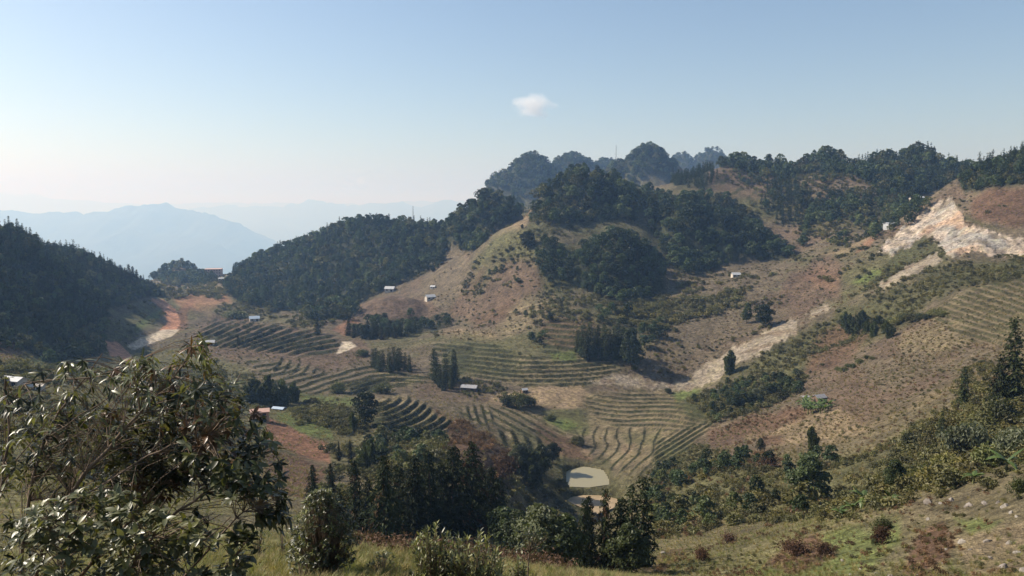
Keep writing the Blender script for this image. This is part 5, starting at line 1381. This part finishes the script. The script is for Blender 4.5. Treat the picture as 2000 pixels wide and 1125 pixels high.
class LeafShrub:
    def __init__(s): s.twigs, s.lv = [], []
    def branch(s, pts, r0, r1, n=10):
        pts = np.array(pts, float); m = len(pts)
        t = np.linspace(0, m - 1, n); path = np.stack([np.interp(t, np.arange(m), pts[:, k_]) for k_ in range(3)], 1)
        path[1:-1] += HR.normal(size=(n - 2, 3)) * .012
        s.twigs.append(tube(path, r0, r1, 6)); return path
    def rosette(s, tip, dirv, n, ln, kind, col, droop=.3, spread=.9):
        dirv = unit(dirv); ref = np.array([0, 0, 1.]) if abs(dirv[2]) < .9 else np.array([1., 0, 0])
        x = unit(np.cross(dirv, ref)); y = np.cross(dirv, x)
        for i in range(n):
            a = i * 2.4 + HR.uniform(-.4, .4); out = math.cos(a) * x + math.sin(a) * y
            al = unit(dirv * HR.uniform(.25, .9) + out * spread * HR.uniform(.7, 1.2) + np.array([0, 0, -droop * HR.uniform(.3, 1.3)]))
            up = unit(np.array([0, 0, 1.]) * .9 + dirv * .5 + HR.normal(size=3) * .28)
            sd_ = unit(np.cross(up, al)); nz = np.cross(al, sd_)
            s.lv.append((tip - dirv * HR.uniform(0, .06) , al, sd_, nz, ln * HR.uniform(.7, 1.2), kind, np.array(col) * HR.uniform(.75, 1.3)))
    def build(s, name, label, cat, mats, templates, n_single, base, leaf_name='leaf'):
        root = link(name, None, label=label, cat=cat, loc=Vector(base))
        v, f, c = join(s.twigs); me = mesh_np('branch', v - base, f, True, c); me.materials.append(M_TWIG)
        link('branch', me, parent=root)
        order = sorted(range(len(s.lv)), key=lambda i: -s.lv[i][4] / s.lv[i][0][1] * (1 if abs(s.lv[i][0][0]) < .7 * s.lv[i][0][1] else .2))
        single = set(order[:n_single])
        meshes = {}
        parts = []
        for i, (p, al, sd_, nz, ln, kind, col) in enumerate(s.lv):
            tv, tf = templates[kind]
            if i in single:
                key = (kind, int(np.argmin([abs(col[0] / col[1] - q_) for q_ in (.7, .85, 1.05, 1.6)])))
                if key not in meshes:
                    ref = col
                    meshes[key] = mesh_np(leaf_name, tv, tf, True, np.tile(ref, (len(tv), 1))); meshes[key].materials.append(mats)
                o = link(leaf_name, meshes[key], parent=root)
                M = Matrix(((al[0] * ln, sd_[0] * ln, nz[0] * ln, p[0] - base[0]), (al[1] * ln, sd_[1] * ln, nz[1] * ln, p[1] - base[1]), (al[2] * ln, sd_[2] * ln, nz[2] * ln, p[2] - base[2]), (0, 0, 0, 1)))
                o.matrix_local = M
            else:
                w3 = p + (tv[:, :1] * al + tv[:, 1:2] * sd_ + tv[:, 2:] * nz) * ln
                parts.append((w3 - base, tf, np.tile(col, (len(tv), 1))))
        v, f, c = join(parts); me = mesh_np('foliage', v, f, True, c); me.materials.append(mats)
        link('foliage', me, parent=root, kind='stuff')
        return root
TEMPL = {'long': leaf_template(.115, .28), 'broad': leaf_template(.21, .22), 'wide': leaf_template(.27, .18), 'upright': leaf_template(.15, .05), 'small': leaf_template(.2, .1, m=4)}
DG, MG, LG, BR, YG = (.028, .034, .013), (.058, .066, .024), (.15, .16, .08), (.120, .060, .026), (.17, .175, .06)

# the big shrub on the left
S1 = LeafShrub()
bz = lambda pts: [P3px(*q_) for q_ in pts]
mains = [([(30,1230,8.3),(110,1000,8.2),(225,860,8.1),(330,745,8.3),(392,665,8.5)], .030),
         ([(70,1230,8.4),(250,1020,8.5),(370,890,8.6),(440,790,8.6),(470,730,8.7)], .026),
         ([(160,1230,8.4),(330,1010,8.2),(450,930,8.0),(535,880,8.0)], .022),
         ([(20,1240,8.6),(60,960,8.8),(90,840,9.0),(150,760,9.0),(200,690,9.1)], .022),
         ([(0,1240,8.4),(-10,1000,8.6),(20,850,8.8),(10,740,8.8)], .026),
         ([(-60,860,8.8),(60,745,9.0),(200,735,9.0),(300,690,8.9)], .012),
         ([(110,1000,8.2),(230,930,8.0),(330,870,7.9),(430,850,7.8)], .012),
         ([(250,1020,8.5),(330,880,8.9),(350,780,9.0),(300,720,9.1)], .014),
         ([(300,1200,8.0),(400,1080,7.8),(470,1000,7.7),(520,980,7.7)], .014),
         ([(200,1230,7.9),(250,1120,7.6),(300,1040,7.5)], .012), ([(100,1230,7.9),(120,1110,7.6),(150,1030,7.5)], .012), ([(400,1230,7.8),(430,1120,7.6),(470,1075,7.5)], .010)]
paths = []
for pts, r in mains:
    paths.append(S1.branch(bz(pts), r, .006, 14))
allp = np.concatenate(paths)
for a, b in (((235,1110,7.9),(330,965,7.8)),((250,1120,7.9),(345,975,7.8)),((225,1100,8.0),(320,955,7.9)),((300,1060,7.8),(420,1000,7.6)),((290,1085,7.8),(430,1005,7.6)),((310,1070,7.8),(335,990,7.7)),((330,1110,7.7),(450,1010,7.6)),((100,850,8.4),(215,775,8.4)),((95,880,8.4),(240,800,8.4)),((30,900,8.6),(130,770,8.7))):
    S1.branch(bz([a, b]), .008, .005, 5)
def zone(poly, n, dep, kind, ln, cols, nl, droop, spread=.9, out=(0, 0, .4)):
    p = np.array(poly, float); lo, hi = p.min(0), p.max(0); k_ = 0
    while k_ < n:
        q_ = HR.uniform(lo, hi)
        if poly_sd(np.array([q_[0]]), np.array([q_[1]]), poly)[0] > 0: continue
        k_ += 1
        tip = P3px(q_[0], q_[1], HR.uniform(*dep))
        j = int(np.argmin(np.linalg.norm(allp - tip, axis=1) + HR.uniform(0, .15, len(allp))))
        root_ = allp[max(0, j - 1)]
        d = tip - root_; L_ = np.linalg.norm(d)
        if L_ > .05: S1.twigs.append(tube([root_, root_ + d * .55 + [0, 0, .06 * L_], tip], .005, .0025, 4))
        cc = cols[HR.integers(len(cols))]
        S1.rosette(tip, d / max(L_, .01) + np.array(out) + HR.normal(size=3) * .3, int(HR.integers(nl[0], nl[1])), ln, kind, cc, droop, spread)
zone([(200,735),(260,690),(330,690),(380,640),(405,660),(425,720),(470,760),(430,800),(340,780),(250,770)], 110, (8.0, 9.1), 'long', .130, (DG, MG, LG, LG, BR), (5, 9), .8)
zone([(330,760),(440,740),(510,810),(550,900),(560,1000),(520,1010),(470,960),(400,960),(340,880)], 270, (7.5, 9.0), 'broad', .108, (DG, DG, MG, LG, BR), (6, 10), .35)
zone([(420,900),(500,890),(530,960),(480,990),(420,960)], 26, (7.3, 7.6), 'wide', .115, (LG, LG, MG), (5, 8), .2)
zone([(0,740),(120,700),(220,700),(300,760),(340,860),(300,950),(150,960),(0,960)], 170, (7.9, 9.4), 'long', .125, (DG, DG, DG, MG, LG), (5, 8), .8)
zone([(190,800),(330,790),(400,900),(330,970),(200,950)], 230, (8.3, 9.2), 'broad', .115, (DG, DG, BR, MG), (6, 9), .4)
zone([(0,830),(150,800),(330,830),(420,930),(330,990),(100,980),(0,970)], 230, (8.9, 10.0), 'broad', .125, (DG, DG, DG, MG), (6, 9), .4)  # dark leaves packed at the back, their colour standing in for deep shade
zone([(30,1010),(120,960),(250,960),(330,1000),(420,1030),(480,1080),(470,1150),(0,1160)], 260, (7.2, 8.1), 'wide', .102, (MG, LG, LG, LG, YG), (6, 10), .15, 1.0, (0, -.3, .7))
zone([(0,1000),(200,980),(420,1000),(440,1130),(0,1140)], 130, (8.1, 8.8), 'broad', .10, (DG, MG, DG), (6, 9), .3)
zone([(440,1040),(500,1020),(500,1090),(450,1120)], 16, (7.4, 7.7), 'wide', .12, (MG, LG), (5, 8), .4)
zone([(500,1000),(560,960),(570,1010),(530,1040)], 16, (7.7, 8.3), 'broad', .15, (DG,), (4, 7), 1.2)
base = P3px(60, 1230, 8.3); base[2] = float(gz(base[0], base[1])); 
for x_, y_ in ((20, 8.3), (70, 8.4), (160, 8.4), (0, 8.4), (200, 7.9), (100, 7.9), (300, 8.0), (400, 7.8)):
    q_ = P3px(x_, 1235, y_); S1.twigs.append(tube([[q_[0] * .98, q_[1], float(gz(q_[0], q_[1])) - .1], q_], .035, .026, 6))
S1.build('large_shrub', 'big glossy-leaved shrub with bare twigs filling the lower left corner', 'shrub', M_BIG, TEMPL, 300, base)

def leafy_bush(px, pyb, Y, hpx, wpx, n_tip, kind, ln, cols, nl, label, shape='round', n_single=0, droop=.1, name='shrub', cat='shrub'):
    B = LeafShrub()
    b0 = P3px(px, pyb, Y); b0[2] = float(gz(b0[0], b0[1]))
    H_ = float(ray(px, pyb - hpx)[1]) * Y - b0[2]; W_ = wpx / FPX * Y * .5
    for k_ in range(n_tip):
        a = HR.uniform(0, 6.283); f = HR.uniform(.06, 1) ** (.85 if shape == 'round' else .5)
        if shape == 'round':
            rr = W_ * math.sin(math.pi * (.25 + .68 * f)) * math.sqrt(HR.uniform(.15, 1)); tip = b0 + [math.cos(a) * rr, math.sin(a) * rr, H_ * f]
            dirv = tip - (b0 + [0, 0, H_ * .3])
        else:
            rr = W_ * math.sqrt(HR.uniform(0, 1)); tip = b0 + [math.cos(a) * rr, math.sin(a) * rr * .7, H_ * f * (1 - .35 * (rr / W_) ** 2)]
            dirv = np.array([math.cos(a) * .25, math.sin(a) * .25, 1.])
        st = b0 + [math.cos(a) * rr * .25, math.sin(a) * rr * .25, 0]
        B.twigs.append(tube([st - [0, 0, .05], st * .45 + tip * .55 + [0, 0, .04], tip], .009, .003, 4))
        B.rosette(tip, dirv, int(HR.integers(*nl)), ln, kind, cols[HR.integers(len(cols))], droop, .5 if shape != 'round' else .9)
        if shape != 'round':
            for g_ in (.85, .7, .55, .38): B.rosette(st + (tip - st) * g_, dirv, 4, ln, kind, cols[HR.integers(len(cols))], droop, .5)
    return B.build(name, label, cat, M_BIG, TEMPL, n_single, b0)
leafy_bush(632, 1128, 17.0, 172, 150, 640, 'small', .10, (DG, DG, MG, YG, MG), (5, 9), 'leafy rounded shrub with small shiny leaves left of the conifer row')
leafy_bush(850, 1165, 13.2, 148, 110, 90, 'upright', .105, (YG, MG, LG, YG, DG), (5, 8), 'left clump of upright yellow-green shoots at the bottom middle', 'up', 60)
leafy_bush(925, 1165, 13.0, 140, 120, 90, 'upright', .105, (YG, MG, LG, DG, YG), (5, 8), 'right clump of upright yellow-green shoots at the bottom middle', 'up', 60)
leafy_bush(968, 1150, 14, 78, 46, 26, 'broad', .095, (YG, LG, MG), (4, 7), 'small pale broad-leaved plant right of the upright shoots', 'up')
leafy_bush(745, 1140, 17.5, 60, 90, 60, 'small', .075, (MG, YG, LG), (5, 8), 'low leafy plant on the meadow between the rounded shrub and the shoots')
leafy_bush(505, 1078, 21, 46, 42, 40, 'small', .075, (DG, MG, YG), (5, 8), 'little leafy seedling on the meadow beside the big shrub')
leafy_bush(552, 1062, 22, 34, 26, 22, 'small', .07, (MG, YG), (5, 8), 'tiny bush on the meadow between the big shrub and the rounded shrub')
leafy_bush(1010, 1150, 15, 70, 40, 20, 'broad', .085, (YG, LG), (4, 6), 'thin-leaved weed beside the pale sapling', 'up')
leafy_bush(590, 1140, 16, 50, 70, 40, 'small', .075, (MG, YG, LG), (5, 8), 'low bright plant at the foot of the rounded shrub')
# pale thin sapling with a bare stem
B = LeafShrub(); b0 = P3px(1030, 1150, 16.5); b0[2] = float(gz(b0[0], b0[1]))
B.branch([b0, P3px(1031, 1095, 16.5), P3px(1035, 1070, 16.5)], .022, .014, 6); top = P3px(1035, 1070, 16.5)
for k_ in range(26):
    a = HR.uniform(0, 6.283); r = HR.uniform(.1, .42); tip = top + [math.cos(a) * r, math.sin(a) * r, HR.uniform(-.05, .5)]
    B.twigs.append(tube([top - [0, 0, HR.uniform(0, .15)], tip], .007, .003, 4)); B.rosette(tip, tip - top, 6, .085, 'broad', (LG, MG, DG)[k_ % 3], .3)
B.build('sapling', 'thin sapling with a bare pale stem at the right end of the meadow', 'sapling', M_BIG, TEMPL, 0, b0)
# withered stalks along the lower edge of the meadow
D = []
for k_ in range(420):
    px_ = HR.uniform(690, 1120); Y_ = HR.uniform(23, 32)
    u_ = float(ray(px_, 1080)[0]); x_ = u_ * Y_; z_ = float(gz(x_, Y_)); h_ = HR.uniform(.25, .8)
    D.append(tube([(x_, Y_, z_ - .05), (x_ + HR.normal() * .06, Y_, z_ + h_ * .6), (x_ + HR.normal() * .16, Y_ + HR.normal() * .1, z_ + h_)], .010, .004, 3, np.array((.23, .135, .095)) * HR.uniform(.6, 1.2)))
    n_ = 5; D.append(leaves(np.array([x_, Y_, z_ + h_ * .7]) + HR.normal(size=(n_, 3)) * .09, HR.normal(size=(n_, 3)), HR.normal(size=(n_, 3)), .16, .06, (.21, .13, .095)))
v, f, c = join(D); me = mesh_np('withered_stalks', v, f, False, c); me.materials.append(M_DRY)
link('withered_stalks', me, kind='stuff', label='withered brown stalks along the edge of the meadow')

# ------------------------------------------------------------------ clouds, above and outside the haze
def cloud(px, py, Y, wpx, hpx, seed, dens, label):
    c = Vector(P3px(px, py, Y)); W_, H_ = wpx / FPX * Y, hpx / FPX * Y
    m = bpy.data.materials.new('cloud'); m.use_nodes = True; nt = m.node_tree; nt.nodes.clear()
    o_ = nt.nodes.new('ShaderNodeOutputMaterial'); pv = nt.nodes.new('ShaderNodeVolumePrincipled'); pv.inputs['Color'].default_value = (1, 1, 1, 1); pv.inputs['Anisotropy'].default_value = .3
    tc = nt.nodes.new('ShaderNodeTexCoord'); ln_ = nt.nodes.new('ShaderNodeVectorMath'); ln_.operation = 'LENGTH'; nt.links.new(tc.outputs['Object'], ln_.inputs[0])
    nz = nt.nodes.new('ShaderNodeTexNoise'); nz.inputs['Scale'].default_value = 2.6; nz.inputs['Detail'].default_value = 7; nz.inputs['Roughness'].default_value = .62; nz.noise_dimensions = '4D'; nz.inputs['W'].default_value = seed
    nt.links.new(tc.outputs['Object'], nz.inputs['Vector'])
    mr = nt.nodes.new('ShaderNodeMapRange'); mr.inputs['From Min'].default_value = 1; mr.inputs['From Max'].default_value = 0; mr.inputs['To Min'].default_value = -.55; mr.inputs['To Max'].default_value = .25; nt.links.new(ln_.outputs['Value'], mr.inputs['Value'])
    ad = nt.nodes.new('ShaderNodeMath'); ad.operation = 'ADD'; nt.links.new(mr.outputs[0], ad.inputs[0]); nt.links.new(nz.outputs['Fac'], ad.inputs[1])
    m2 = nt.nodes.new('ShaderNodeMapRange'); m2.inputs['From Min'].default_value = .38; m2.inputs['From Max'].default_value = .75; m2.inputs['To Min'].default_value = 0; m2.inputs['To Max'].default_value = dens; nt.links.new(ad.outputs[0], m2.inputs['Value'])
    nt.links.new(m2.outputs[0], pv.inputs['Density']); nt.links.new(pv.outputs[0], o_.inputs['Volume'])
    o = link('cloud', box('cloud', (-1, -1, -1), (1, 1, 1)), m, label=label, cat='cloud', loc=c); o.scale = (W_ / 2, W_ / 3, H_ / 2)
cloud(1043, 207, 9000, 160, 100, 5.7, .012, 'small white puffy cloud alone in the sky above the hills')
cloud(705, 353, 16000, 60, 32, 8.4, .004, 'faint tiny wisp of cloud low over the far mountains')
